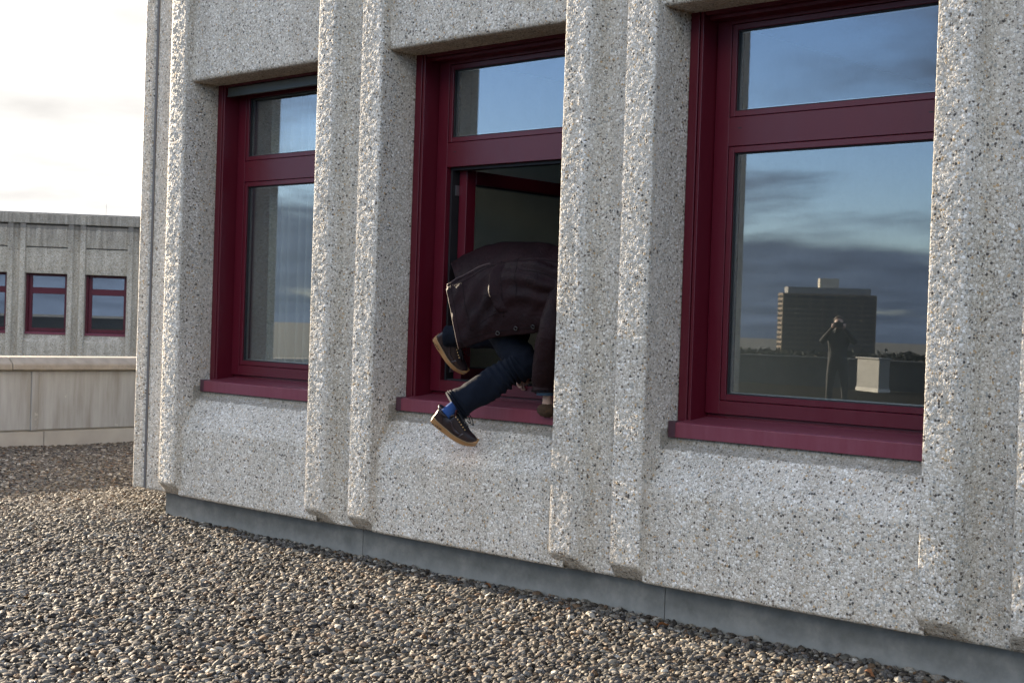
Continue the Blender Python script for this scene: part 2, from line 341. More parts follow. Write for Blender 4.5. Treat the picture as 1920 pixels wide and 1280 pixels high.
def gravel():
    me, n = pebbles(); o = obj('gravel', me, None)
    m, t, b = newmat('river_pebbles'); rnd = N(t, 'ShaderNodeObjectInfo').outputs['Random']; g = N(t, 'ShaderNodeTexCoord').outputs['Object']
    c = ramp(t, rnd, [(0, (0.008, 0.006, 0.004)), (0.18, (0.034, 0.026, 0.017)), (0.36, (0.058, 0.044, 0.028)), (0.5, (0.095, 0.073, 0.046)), (0.58, (0.14, 0.075, 0.029)), (0.64, (0.08, 0.078, 0.066)), (0.8, (0.128, 0.107, 0.075)), (0.93, (0.25, 0.22, 0.168)), (1, (0.44, 0.41, 0.34))])
    w = tex(t, 'ShaderNodeTexNoise', 1.6, g, Detail=4, Roughness=.7, Distortion=1.2)
    r2 = M(t, 'FRACT', M(t, 'MULTIPLY', rnd, 57.31))
    pos = N(t, 'ShaderNodeNewGeometry').outputs['Position']
    wv = tex(t, 'ShaderNodeTexWave', 90, pos, Distortion=6.0, Detail=2)
    vein = M(t, 'MULTIPLY', M(t, 'POWER', wv.outputs['Fac'], 6.0), M(t, 'GREATER_THAN', r2, .62))
    c = mixc(t, 1.0, c, ramp(t, w.outputs['Fac'], [(.3, (.72, .70, .67)), (.7, (1.15, 1.13, 1.1))]), 'MULTIPLY')
    c = mixc(t, M(t, 'MULTIPLY', vein, .45), c, (.6, .58, .54))
    t.links.new(c, b.inputs['Base Color']); t.links.new(M(t, 'MULTIPLY_ADD', r2, .2, .68), b.inputs['Roughness'])
    fn = tex(t, 'ShaderNodeTexNoise', 420, pos, Detail=3); bp = N(t, 'ShaderNodeBump'); bp.inputs['Distance'].default_value = .0012
    t.links.new(fn.outputs['Fac'], bp.inputs['Height']); t.links.new(bp.outputs[0], b.inputs['Normal'])
    ng = bpy.data.node_groups.new('scatter_pebbles', 'GeometryNodeTree')
    ng.interface.new_socket('Geometry', in_out='INPUT', socket_type='NodeSocketGeometry'); ng.interface.new_socket('Geometry', in_out='OUTPUT', socket_type='NodeSocketGeometry')
    gi = N(ng, 'NodeGroupInput'); go = N(ng, 'NodeGroupOutput'); L = ng.links.new
    gti = N(ng, 'GeometryNodeGeometryToInstance')
    for k in range(6):
        ico = N(ng, 'GeometryNodeMeshIcoSphere'); ico.inputs['Radius'].default_value = 1; ico.inputs['Subdivisions'].default_value = 3
        sp = N(ng, 'GeometryNodeSetPosition'); L(ico.outputs[0], sp.inputs['Geometry'])
        ps = N(ng, 'GeometryNodeInputPosition'); ad = N(ng, 'ShaderNodeVectorMath', operation='ADD'); ad.inputs[1].default_value = (k*7.3, k*3.1, k*1.9); L(ps.outputs[0], ad.inputs[0])
        nz = N(ng, 'ShaderNodeTexNoise'); nz.inputs['Scale'].default_value = .75+.12*k; nz.inputs['Detail'].default_value = 1.5; L(ad.outputs[0], nz.inputs['Vector'])
        su = N(ng, 'ShaderNodeVectorMath', operation='SUBTRACT'); su.inputs[1].default_value = (.5, .5, .5); L(nz.outputs['Color'], su.inputs[0])
        sc = N(ng, 'ShaderNodeVectorMath', operation='SCALE'); sc.inputs['Scale'].default_value = .95; L(su.outputs[0], sc.inputs[0]); L(sc.outputs[0], sp.inputs['Offset'])
        sm = N(ng, 'GeometryNodeSetShadeSmooth'); L(sp.outputs[0], sm.inputs[0]); mt = N(ng, 'GeometryNodeSetMaterial'); mt.inputs['Material'].default_value = m; L(sm.outputs[0], mt.inputs[0])
        L(mt.outputs[0], gti.inputs[0])
    iop = N(ng, 'GeometryNodeInstanceOnPoints'); iop.inputs['Pick Instance'].default_value = True
    L(gi.outputs[0], iop.inputs['Points']); L(gti.outputs[0], iop.inputs['Instance'])
    def attr(nm, ty):
        a = N(ng, 'GeometryNodeInputNamedAttribute', data_type=ty); a.inputs[0].default_value = nm; return a.outputs[0]
    L(attr('idx', 'INT'), iop.inputs['Instance Index']); L(attr('scl', 'FLOAT_VECTOR'), iop.inputs['Scale'])
    e2r = N(ng, 'FunctionNodeEulerToRotation'); L(attr('rot', 'FLOAT_VECTOR'), e2r.inputs[0]); L(e2r.outputs[0], iop.inputs['Rotation'])
    L(iop.outputs[0], go.inputs[0])
    md = o.modifiers.new('scatter', 'NODES'); md.node_group = ng
    me.materials.append(m)
    tag(o, 'loose rounded river pebbles covering the flat roof', 'gravel', kind='stuff'); print('pebbles', n)
gravel()

# ---------------------------------------------------------------- the building
# sections seen from above, relative to xs (the left end of the sill to the right of the pier)
PIER = [(-.530, .30), (-.530, .004), (-.598, -.004), (-.605, -.18), (-.440, -.18), (-.390, -.08), (-.238, -.08), (-.200, -.18), (-.018, -.18), (-.010, .02), (-.006, .30)]
PRND = [0, .004, .004, .008, .022, .032, .03, .008, .016, .04, 0]
ZB, ZT = .20, 4.95
def sweep_pier(name, poly, mat, parent, res=.012, zb=ZB, zt=ZT, chamfer=True, rnd=.012, wob=.0010):
    P = resample(rounded(poly, PRND if len(poly) == len(PRND) else rnd, 6), res); n = len(P)
    zs = np.concatenate([np.linspace(zb, zb+.10, max(3, int(.1/res))), np.arange(zb+.10+res, zt, res)]) if res < .05 else np.array([zb, zb+.05, zb+.1, zt])
    V = np.zeros((len(zs), n, 3)); V[:, :, 0] = P[:, 0]; V[:, :, 1] = P[:, 1]; V[:, :, 2] = zs[:, None]
    if chamfer:
        lim = -.085-np.clip(zs-zb, 0, 1)*1.15
        V[:, :, 1] = np.maximum(V[:, :, 1], lim[:, None])
    if wob and res < .05:
        for i in range(len(zs)):
            z = zs[i]
            for j in range(0, n):
                if P[j, 1] < .05:
                    q = Vector((P[j, 0]*6, P[j, 1]*6, z*4)); V[i, j, 0] += wob*mnoise.noise(q+Vector((9, 3, 5)))
    f = grid_faces(len(zs), n, flip=False)
    me = np_mesh(name, V.reshape(-1, 3), f)
    # bottom cap
    bm = bmesh.new(); bm.from_mesh(me); bm.verts.ensure_lookup_table()
    bm.faces.new([bm.verts[j] for j in range(n)][::-1]); bm.normal_update(); bm.to_mesh(me); bm.free()
    return obj(name, me, mat, parent)
SPAN = [(.25, ZB), (-.118, ZB), (-.13, ZB+.012), (-.13, .665), (-.115, .70), (-.012, .862), (.015, .885), (.028, .925), (.25, .925)]
LINT = [(.25, 3.02), (-.118, 3.02), (-.13, 3.035), (-.13, ZT)]
def sweep_x(name, prof, x0, x1, mat, parent, res=.012, rnd=.01):
    P = resample(rounded(prof, rnd, 3), res); xs = np.linspace(x0, x1, max(2, int((x1-x0)/res)))
    V = np.zeros((len(xs), len(P), 3)); V[:, :, 0] = xs[:, None]; V[:, :, 1] = P[:, 0]; V[:, :, 2] = P[:, 1]
    return obj(name, np_mesh(name, V.reshape(-1, 3), grid_faces(len(xs), len(P), flip=True)), mat, parent)

def window(parent, xs, far=False, open_sash=False, blind=False):
    """frame is the part; panes, sash, sill, guides are its sub-parts"""
    x1 = xs+1.466
    b = MB(); yF = .20
    b.box(xs+.076, xs+.160, yF, .27, 1.037, 3.0); b.box(x1-.160, x1-.076, yF, .27, 1.037, 3.0)      # stiles
    b.box(xs+.160, x1-.160, yF, .27, 1.037, 1.103); b.box(xs+.160, x1-.160, yF, .27, 2.362, 2.504); b.box(xs+.160, x1-.160, yF, .27, 2.966, 3.0)
    fr = b.build('window', RED, parent, bevel=.0015 if not far else 0, seg=1)
    b = MB(); b.box(xs+.076, x1-.076, .222, .26, .99, 1.034)
    for q in (.22, .42, .62, .82, 1.02, 1.2): b.tube([(xs+q, .223, 1.012), (xs+q, .216, 1.012)], .006, 8)
    b.build('base_strip', RED, fr)
    def guide(a, s):
        g_ = MB()
        g_.box(min(a, a+s*.052), max(a, a+s*.052), .08, .27, .955, 3.02)                # outer rail
        g_.box(min(a+s*.058, a+s*.075), max(a+s*.058, a+s*.075), .084, .27, .955, 3.02)
        o = g_.build('guide_rail', RED, fr, bevel=.002 if not far else 0, seg=1)
        k = MB(); k.box(min(a+s*.052, a+s*.058), max(a+s*.052, a+s*.058), .10, .27, .96, 3.02); k.build('seal', BLACK, fr)
    guide(xs-.004, 1); guide(x1+.004, -1)
    # header box above the frame
    b = MB(); b.box(xs+.075, x1-.075, .09, .27, 3.003, 3.03); b.box(xs+.075, x1-.075, .125, .27, 2.985, 3.001); b.build('header', RED, fr)
    if blind:
        b = MB(); b.box(xs+.08, x1-.08, .10, .118, 2.945, 3.0); b.box(xs+.08, x1-.08, .122, .135, 2.962, 3.0); b.box(xs+.08, x1-.08, .096, .122, 2.938, 2.95)
        b.build('roller_blind', simple('grey_green_slats', (.07, .078, .066), .45, var=.2), fr, bevel=.002)
    # sill
    sp = [(.0, .918), (.0, .988), (.012, .9935), (.235, 1.018), (.235, 1.0), (.02, .972), (.014, .918)]
    v = [(xx, y, z) for xx in (xs+.043, x1-.043) for y, z in sp]; n = len(sp)
    f = [(i, i+n, (i+1) % n+n, (i+1) % n) for i in range(n)]+[tuple(range(n)), tuple(range(2*n-1, n-1, -1))]
    s = MB(); s.add(v, f); s.build('sill', REDSILL, fr, bevel=.002 if not far else 0)
    for a, c in ((xs-.002, xs+.041), (x1-.041, x1+.002)):
        e = MB(); e.box(a, c, .002, .21, .916, .996); e.build('sill_end', simple('dull_burgundy_cap', (.075, .03, .04), .5, var=.2) if not far else REDSILL, fr, bevel=.002 if not far else 0)
    GL = GLASS_FAR if far else GLASS
    def sash(parent_, X0, X1, Z0, Z1, y0, y1, gy, w, mat=RED):
        b = MB(); b.box(X0, X0+w, y0, y1, Z0, Z1); b.box(X1-w, X1, y0, y1, Z0, Z1); b.box(X0+w, X1-w, y0, y1, Z0, Z0+w); b.box(X0+w, X1-w, y0, y1, Z1-w, Z1)
        sa = b.build('sash', mat, parent_, bevel=.002 if not far else 0, seg=1)
        k = MB(); q = .006
        k.box(X0+w, X0+w+q, y0+.012, y1, Z0+w, Z1-w); k.box(X1-w-q, X1-w, y0+.012, y1, Z0+w, Z1-w); k.box(X0+w+q, X1-w-q, y0+.012, y1, Z0+w, Z0+w+q); k.box(X0+w+q, X1-w-q, y0+.012, y1, Z1-w-q, Z1-w)
        sl_ = k.build('gasket', BLACK, parent_)
        p = MB(); p.box(X0+w+q*.5, X1-w-q*.5, gy, gy+.004, Z0+w+q*.5, Z1-w-q*.5); pa = p.build('pane', GL, parent_)
        out = [sa, sl_, pa]
        if not far:
            p2 = MB(); z = .018
            for (a0, a1, c0, c1) in ((X0+w+q, X0+w+q+.006, Z0+w+q, Z1-w-q), (X1-w-q-.006, X1-w-q, Z0+w+q, Z1-w-q)): p2.box(a0, a1, gy+.006, gy+.018, c0, c1)
            p2.box(X0+w+q+.006, X1-w-q-.006, gy+.006, gy+.018, Z0+w+q, Z0+w+q+.006); p2.box(X0+w+q+.006, X1-w-q-.006, gy+.006, gy+.018, Z1-w-q-.006, Z1-w-q)
            out.append(p2.build('spacer', SPACER, parent_))
        return out
    g_ = .003
    sash(fr, xs+.160+g_, x1-.160-g_, 2.504+g_, 2.966-g_, .203, .262, .226, .028)
    if not open_sash:
        sash(fr, xs+.160+g_, x1-.160-g_, 1.103+g_, 2.362-g_, .203, .262, .226, .030)
    else:
        hx, hy = xs+.185, .285
        parts = sash(fr, xs+.150, x1-.150, 1.093, 2.350, .200, .262, .226, .078)
        Mt = Matrix.Translation((hx, hy, 0)) @ Matrix.Rotation(R(91), 4, 'Z') @ Matrix.Translation((-(xs+.150), -.262, 0))
        for p in parts: p.data.transform(Mt)
        hm_ = simple('dull_steel', (.3, .3, .3), .4, .9)
        for q in (1.15, 1.5, 2.2):
            h = MB(); h.box(hx-.03, hx, .262, .30, q, q+.06); h.build('hinge', hm_, fr)
        k = MB(); k.box(xs+.161, xs+.176, .235, .30, 1.10, 2.362); k.box(xs+.176, x1-.176, .235, .30, 2.345, 2.361); k.box(x1-.176, x1-.161, .235, .30, 1.10, 2.362); k.box(xs+.176, x1-.176, .24, .30, 1.098, 1.112); k.build('gasket', BLACK, fr)
        st = MB(); a = np.array([hx+.05, .33, 2.352]); c_ = np.array([hx+.42, .27, 2.356]); st.tube([a, c_], .006, 6); st.build('stay_arm', simple('stay_steel', (.35, .35, .35), .35, .9), fr)
    if not far:   # drain slot covers in the mullion
        for q in (xs+.215, x1-.236):
            k = MB(); k.box(q, q+.021, .1985, .2005, 2.447, 2.4515); k.build('drain_slot', BLACK, fr)
    return fr

XS = [-8.245, -6.242, -4.240, -2.213+.008]
BAY = 2.003
XS = [-8.247+BAY*k+(.05 if k == 3 else 0) for k in range(4)]
bld = empty('office_building', (0, 0, 0))
tag(bld, 'pebbled concrete office building with paired ribs and burgundy window frames, its window being climbed through', 'building')
for k, xs in enumerate(XS):
    if k > 0: sweep_pier('pier', [(x+xs, y) for x, y in PIER], CONC, bld, res=.012 if k < 3 else .014)
    r_ = .012 if k < 3 else .03
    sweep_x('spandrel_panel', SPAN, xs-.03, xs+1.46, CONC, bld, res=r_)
    sweep_x('lintel_panel', LINT, xs-.03, xs+1.46, CONC, bld, res=.014 if k < 3 else .04)
    w = window(bld, xs, open_sash=(k == 1), blind=(k == 0))
    w['label'] = ['burgundy window with a roller blind tucked under its head', 'burgundy window with its lower sash swung open inwards', 'wide burgundy window mirroring clouds and a tower block', 'burgundy window past the last visible pier'][k]
x4 = XS[-1]+BAY
sweep_pier('pier', [(x+x4, y) for x, y in PIER], CONC, bld, res=.03)
b = MB(); b.box(x4-.02, 9, -.08, .3, ZB, ZT); b.build('end_wall', CONC, bld)
# left end pier and the return facade, turned 45 degrees away
xe = XS[0]; JX = -8.765
sweep_pier('corner_pier', [(JX+.004, .25), (JX+.004, -.075), (JX+.012, -.08), (xe-.235, -.08), (xe-.200, -.18), (xe-.018, -.18), (xe-.010, .02), (xe-.006, .30)], CONC, bld, res=.012, rnd=[0, .003, .005, .03, .008, .016, .04, 0])
def rot2(x, y, a=R(-45)):   # local (x along return facade towards corner, y inward)
    return (JX-.004+x*math.cos(a)-y*math.sin(a)*1.0, -.08+x*math.sin(a)+y*math.cos(a))
rp = [(-.28, .25), (-.28, -.10), (-.055, -.10), (-.035, -.012), (-.03, 0), (0, 0), (0, .25)]
rp = [(0, .25), (0, 0), (-.03, 0), (-.055, -.10), (-.235, -.10), (-.235, .38)][::-1]
sweep_pier('return_pier', [rot2(x, y) for x, y in rp], CONC, bld, res=.012, chamfer=False)
retM = Matrix.Translation((JX-.004, -.08, 0)) @ Matrix.Rotation(R(-45), 4, 'Z') @ Matrix.Translation((0, .08, 0))
for k in range(2):
    xr = -.235-1.466-k*BAY
    for o in (sweep_x('spandrel_panel', SPAN, xr-.03, xr+1.42, CONC, bld, res=.03), sweep_x('lintel_panel', LINT, xr-.03, xr+1.42, CONC, bld, res=.05), sweep_pier('pier', [(x+xr, y) for x, y in PIER], CONC, bld, res=.03)):
        o.data.transform(retM)
    w = window(bld, xr, far=True); w['label'] = 'burgundy window on the return side round the corner'
    for o in [w]+list(w.children): o.data.transform(retM)
# joint bead at the corner
b = MB(); b.box(JX-.010, JX+.012, -.087, .2, ZB+.004, ZT); b.build('joint_seal', simple('grey_mastic', (.12, .115, .11), .7), bld)
# metal upstand below the panels
FL, ft, fb = newmat('weathered_zinc'); gco = N(ft, 'ShaderNodeTexCoord').outputs['Object']
fa = tex(ft, 'ShaderNodeTexNoise', 6, gco, Detail=8, Roughness=.7); fv = tex(ft, 'ShaderNodeTexVoronoi', 45, gco)
fz = N(ft, 'ShaderNodeSeparateXYZ'); ft.links.new(gco, fz.inputs[0])
cz = ramp(ft, fa.outputs['Fac'], [(.34, (.12, .12, .103)), (.50, (.175, .172, .15)), (.66, (.26, .25, .215))])
lime = N(ft, 'ShaderNodeMapRange'); lime.inputs['From Min'].default_value = .09; lime.inputs['From Max'].default_value = .02; ft.links.new(M(ft, 'MULTIPLY_ADD', fa.outputs['Fac'], -.09, M(ft, 'ADD', fz.outputs[2], .035)), lime.inputs['Value'])
cz = mixc(ft, M(ft, 'MULTIPLY', lime.outputs[0], .5), cz, (.33, .325, .29)); cz = mixc(ft, M(ft, 'MULTIPLY', fv.outputs['Distance'], .25), cz, (.20, .21, .21))
ft.links.new(cz, fb.inputs['Base Color']); fb.inputs['Roughness'].default_value = .55; fb.inputs['Metallic'].default_value = .15
jx = [-8.62, -6.50, -4.225, -2.0, .3, 2.6, 4.9]
for a, c in zip(jx[:-1], jx[1:]):
    b = MB(); b.box(a+.002, c-.002, 0, .2, -.06, .205); b.build('upstand', FL, bld, bevel=.003)
b = MB(); b.box(-5, 0, 0, .2, -.06, .205); o = b.build('upstand', FL, bld); o.data.transform(Matrix.Translation((-8.62, 0, 0)) @ Matrix.Rotation(R(-45), 4, 'Z'))
# soffit behind the panel feet, roof, body and rooms
b = MB(); b.box(-8.55, 9, -.02, .3, ZB+.006, ZB+.03); b.build('soffit', simple('soffit_concrete', (.2, .19, .17), .8), bld)
b = MB(); b.box(-8.7, 9, -.05, 8.8, ZT, ZT+.2); b.box(-8.9, -8.3, .3, .6, .2, ZT); b.box(8.7, 9, .3, 8.8, 0, ZT); b.build('roof', simple('roof_concrete', (.35, .33, .3), .8), bld)
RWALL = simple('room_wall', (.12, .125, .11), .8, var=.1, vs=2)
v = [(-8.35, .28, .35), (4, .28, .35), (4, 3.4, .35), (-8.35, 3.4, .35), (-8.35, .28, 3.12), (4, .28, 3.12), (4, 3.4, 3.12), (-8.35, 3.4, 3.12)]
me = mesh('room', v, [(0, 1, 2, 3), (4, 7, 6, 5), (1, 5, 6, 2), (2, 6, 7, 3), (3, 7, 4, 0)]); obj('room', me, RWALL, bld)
# light blocking masonry around the room behind piers and panels
b = MB()
for k in range(5):
    xs = XS[0]+BAY*k; b.box(xs-.60, xs-.01, .262, .30, .3, 3.2)
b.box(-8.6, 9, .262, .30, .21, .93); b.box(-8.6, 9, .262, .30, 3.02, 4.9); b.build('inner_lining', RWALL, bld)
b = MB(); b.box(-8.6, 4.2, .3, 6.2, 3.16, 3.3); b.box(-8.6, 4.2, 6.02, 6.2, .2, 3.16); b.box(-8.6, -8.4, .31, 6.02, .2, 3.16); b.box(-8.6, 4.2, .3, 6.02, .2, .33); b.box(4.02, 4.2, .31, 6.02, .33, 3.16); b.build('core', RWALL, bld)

PART = simple('white_partition', (.66, .62, .50), .8, var=.10)
for k in (1, 2, 3):
    b = MB(); b.box(XS[0]+BAY*k-.36, XS[0]+BAY*k-.26, .301, 3.395, .352, 3.118); b.build('partition', PART, bld)
b = MB(); b.box(XS[1]-.255, XS[1]-.18, .80, .90, .352, 3.118); b.box(XS[1]-.255, XS[1]-.225, .301, 3.39, .36, .46); b.build('pipe_casing', PART, bld)
# curtains (hang inside, things of their own)
def curtain(x0, x1, label, col, y=.42, dens=62):
    m, t, bb = newmat('curtain_fabric'); bb.inputs['Base Color'].default_value = (*col, 1); bb.inputs['Roughness'].default_value = .9
    g_ = N(t, 'ShaderNodeTexCoord').outputs['Object']; nz = tex(t, 'ShaderNodeTexNoise', 300, g_); c = mixc(t, nz.outputs['Fac'], tuple(q*.8 for q in col), col); t.links.new(c, bb.inputs['Base Color'])
    n = int((x1-x0)*120); zs = np.linspace(.75, 3.05, 14); V = []
    for z in zs:
        for i in range(n+1):
            x = x0+(x1-x0)*i/n; ph = x*dens+1.3*math.sin(x*9)+.2*math.sin(z*2+x*5)
            V.append((x+.008*math.sin(z*1.3), y+.032*math.sin(ph)+.012*math.sin(ph*.37+2), z))
    o = obj('curtain', np_mesh('curtain', V, grid_faces(14, n+1, flip=True)), m); tag(o, label, 'curtain', 'curtains behind the office windows')
    so_ = o.modifiers.new('thick', 'SOLIDIFY'); so_.thickness = .002
    return o
curtain(-8.10, -7.42, 'grey green curtain hanging behind the window nearest the corner', (.26, .275, .235))

LEAF = simple('dry_leaf', (.22, .085, .025), .8, var=.4, vs=60)
def leaf(px, py, s_, rz, lab):
    d = _f + _r*(px-960)/F - _u*(py-640)/F; q = CAM+d*((.022-CAM[2])/d[2])
    V = []
    for i in range(9):
        u = i/8; w = .5*math.sin(math.pi*min(1, u*1.05))**.7*(1+.25*math.sin(u*17))
        for j in range(5):
            v_ = j/4*2-1; V.append((u-.5, w*v_*.5, .22*abs(v_)**1.5*math.sin(u*3)+.15*math.sin(u*5)))
    me = mesh('fallen_leaf', [(x*s_, y*s_, z*s_) for x, y, z in V], [tuple(f) for f in grid_faces(9, 5)])
    st = MB(); o = obj('fallen_leaf', me, LEAF, None, True); o.location = tuple(q); o.rotation_euler = (random.uniform(-.4, .4), random.uniform(-.4, .4), rz)
    tag(o, lab, 'leaf', 'dry leaves caught against the upstand')
for a in ((862, 1086, .04, 2.1, 'dry leaf by the upstand below the open window, left one of a close pair'), (915, 1098, .05, .4, 'dry leaf by the upstand below the open window, right one of a close pair'),
          (1066, 1142, .04, 1.7, 'dry leaf on the gravel at the foot of the ribs right of the open window'), (1243, 1172, .06, 1.0, 'larger curled dry leaf right at the vertical joint of the metal upstand'),
          (1630, 1262, .05, .2, 'dry leaf by the upstand in the lower right corner of the view')): leaf(*a)

# ---------------------------------------------------------------- parapet along the left edge of the roof
DARKP = simple('dark_parapet_sheet', (.035, .038, .042), .7, var=.3, vs=1)
PC = simple('parapet_concrete', (.36, .345, .31), .8, var=.28, vs=3.5, bump=.003, bs=90)
CAPM = simple('weathered_cap_concrete', (.30, .27, .225), .85, var=.4, vs=9, bump=.006, bs=45)
SHEET, t_, b_ = newmat('fibre_cement_sheet'); g_ = N(t_, 'ShaderNodeTexCoord').outputs['Object']
ms_ = N(t_, 'ShaderNodeMapping'); ms_.inputs['Scale'].default_value = (5, 5, .5); t_.links.new(g_, ms_.inputs[0])
sa_ = tex(t_, 'ShaderNodeTexNoise', 1.6, ms_.outputs[0], Detail=7, Roughness=.65); sb_ = tex(t_, 'ShaderNodeTexNoise', 3.5, g_, Detail=6, Roughness=.7)
c_ = ramp(t_, sa_.outputs['Fac'], [(.3, (.22, .212, .19)), (.5, (.31, .315, .305)), (.7, (.38, .39, .385))]); c_ = mixc(t_, M(t_, 'MULTIPLY', M(t_, 'GREATER_THAN', sb_.outputs['Fac'], .64), .35), c_, (.55, .54, .5))
t_.links.new(c_, b_.inputs['Base Color']); b_.inputs['Roughness'].default_value = .6
par = empty('parapet_wall', (-13.87, 0, 0)); tag(par, 'low grey parapet wall with concrete coping along the far left roof edge', 'parapet')
b = MB(); b.box(-.30, -.035, -7.2, 9, -.1, .80); b.build('wall', PC, par)
ys = [1.815+2.35*i for i in range(-4, 4)]
for i in range(len(ys)-1):
    b = MB(); b.box(-.03, -.004, ys[i]+.012, ys[i+1]-.012, .17, .785); b.box(-.018, .012, ys[i+1]-.05, ys[i+1]+.03, .165, .787); b.build('cladding_sheet', SHEET, par, bevel=.003)
    b = MB(); b.box(-.034, -.012, ys[i]+.12, ys[i+1]+.112, -.05, .15); b.build('plinth', PC, par, bevel=.004)
    cp = MB(); prof = [(-.36, .80), (-.36, .90), (-.33, .935), (-.035, .932), (.055, .872), (.066, .855), (.066, .805), (.055, .80)]
    y0, y1 = ys[i]-.29, ys[i+1]-.302; n = len(prof); v = [(x, yy, z) for yy in (y0, y1) for x, z in prof]
    cp.add(v, [(k, (k+1) % n, (k+1) % n+n, k+n) for k in range(n)]+[tuple(range(n-1, -1, -1)), tuple(range(n, 2*n))]); cp.build('coping_stone', CAPM, par, bevel=.006)
# far parapet on the open side of the roof (mirrored in the windows)
par2 = empty('parapet_wall', (0, -28.75, 0)); tag(par2, 'long dark parapet across the open side of the roof, mirrored in the big window', 'parapet')
b = MB(); b.box(-40, 14, -.15, .12, -.1, .72); b.build('wall', DARKP, par2)
b = MB(); b.box(-40, 14, -.2, .18, .725, .80); b.build('coping_stone', DARKP, par2, bevel=.01)

# ---------------------------------------------------------------- the wing across the courtyard
def wing():
    # facade line through two measured points, 49 m off
    A = CAM+(_f+_r*(0-960)/F)*49; Bp = CAM+(_f+_r*(265-960)/F)*49.6
    ang = math.atan2(Bp[1]-A[1], Bp[0]-A[0])
    root = empty('office_wing', (A[0], A[1], -.37), ang)
    tag(root, 'distant grey concrete wing with the same ribs and small burgundy windows', 'building')
    d0 = CAM+(_f+_r*(45.5-960)/F)*49.1; off = math.hypot(d0[0]-A[0], d0[1]-A[1])
    first = {}
    for k in range(-3, 5):
        xs = off+2.008*k
        def cp(key, mk):
            if key not in first: first[key] = (mk(), k); return first[key][0]
            o, k0 = first[key]; c = o.copy(); COL.objects.link(c); c.location.x = o.location.x+2.008*(k-k0)
            for ch in o.children:
                q = ch.copy(); COL.objects.link(q); q.parent = c
            return c
        cp('p', lambda: sweep_pier('pier', [(x+xs, y) for x, y in PIER], CONC_FAR, root, res=.06, zb=-4, zt=4.72, chamfer=False))
        cp('s', lambda: sweep_x('spandrel_panel', [(.25, -4), (-.13, -4)]+SPAN[3:], xs-.03, xs+1.42, CONC_FAR, root, res=.5))
        cp('l', lambda: sweep_x('lintel_panel', [(.25, 3.02), (-.13, 3.02), (-.13, 3.90)], xs-.03, xs+1.42, CONC_FAR, root, res=.5))
        cp('a', lambda: sweep_x('attic_panel', [(-.0, 3.935), (-.12, 3.935), (-.12, 4.66), (-.02, 4.72)], xs-.03, xs+1.42, CONC_FAR, root, res=.5))
        cp('w', lambda: window(root, xs, far=True))
    b = MB(); b.box(off-7, off+11, -.20, .3, 4.725, 5.06); b.build('roof_band', CONC_FAR, root, bevel=.02)
    b = MB(); b.box(off-7, off+11, -.215, -.17, 5.065, 5.10); b.box(off-7, off+11, .0, .25, 3.90, 3.94); b.build('metal_trim', simple('dark_trim', (.10, .10, .10), .5), root)
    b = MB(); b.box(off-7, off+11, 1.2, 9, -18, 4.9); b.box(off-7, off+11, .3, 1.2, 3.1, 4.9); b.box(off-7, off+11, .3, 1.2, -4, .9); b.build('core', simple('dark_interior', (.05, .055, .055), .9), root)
    # thin aerial on the roof
    a = Vector((off+2.55, .4, 5.1)); m_ = MB(); m_.tube([a, a+Vector((0, 0, .42))], .012, 6); m_.build('roof_rod', simple('rod_metal', (.4, .4, .4), .5), root)
wing()

# ---------------------------------------------------------------- things the windows mirror
YG = .226
def mirrored(px, py, dep):
    d = CAM+(_f+_r*(px-960)/F-_u*(py-640)/F)*dep; return np.array([d[0], 2*YG-d[1], d[2]])
def tower():
    p = mirrored(1548, 640, 900); root = empty('tower_block', (p[0], p[1], -20), R(136.8))
    tag(root, 'brick tower block standing far off, mirrored in the big window', 'building')
    W2, D2, H2 = 29.5, 8.0, 46.5
    bk = simple('tan_brick', (.17, .13, .095), .85, var=.15, vs=.2); dk = simple('dark_glazing', (.015, .018, .025), .3, var=.3, vs=.5); pale = simple('pale_render', (.5, .46, .38), .8, var=.1)
    b = MB(); b.box(-W2, W2, -D2, D2, 0, H2); b.build('wall', bk, root)
    b = MB(); b.box(-W2+3.5, W2-3.5, -D2+2, D2-2, H2, H2+4); b.build('penthouse', simple('grey_cladding', (.2, .2, .2), .7), root)
    b = MB(); b.box(-6.5, 5.5, -3, 3, H2+4, H2+10); b.build('lift_tower', pale, root)
    for fl in range(15):
        z = 1.5+fl*3.0
        b = MB()
        for i in range(7):
            x = -W2+1.2+i*8.3; b.box(x, x+7.2, -D2-.5, -D2+.1, z, z+1.7)
        b.build('window_row', dk, root)
    for i in range(3):
        b = MB()
        for fl in range(15): b.box(W2-.1, W2+.4, -D2+2+i*5, -D2+4+i*5, 1.5+fl*3, 3.0+fl*3)
        b.build('window_row', dk, root)
tower()
def box_hut():
    a = mirrored(1592, 732, 37.2); c = mirrored(1660, 732, 36.6); mid = (a+c)/2; n = Vector((-.55, .83, 0)); ang = math.atan2(n.y, n.x)+math.pi/2
    root = empty('roof_vent_housing', (mid[0], mid[1], 0), ang); tag(root, 'pale sheet metal ventilation housing near the far parapet, mirrored in the big window', 'vent housing')
    wm = simple('pale_sheet', (.17, .17, .155), .6, var=.2, vs=4)
    b = MB(); b.box(-.60, .60, 0, .30, .0, .84); b.build('body', wm, root, bevel=.01)
    b = MB(); b.box(-.64, .64, -.04, .34, .842, .88); b.build('lid', wm, root, bevel=.01)
    b = MB(); b.box(-.62, .62, -.02, .32, 0, .10); b.build('base', simple('pale_base', (.45, .44, .40), .7), root)
box_hut()
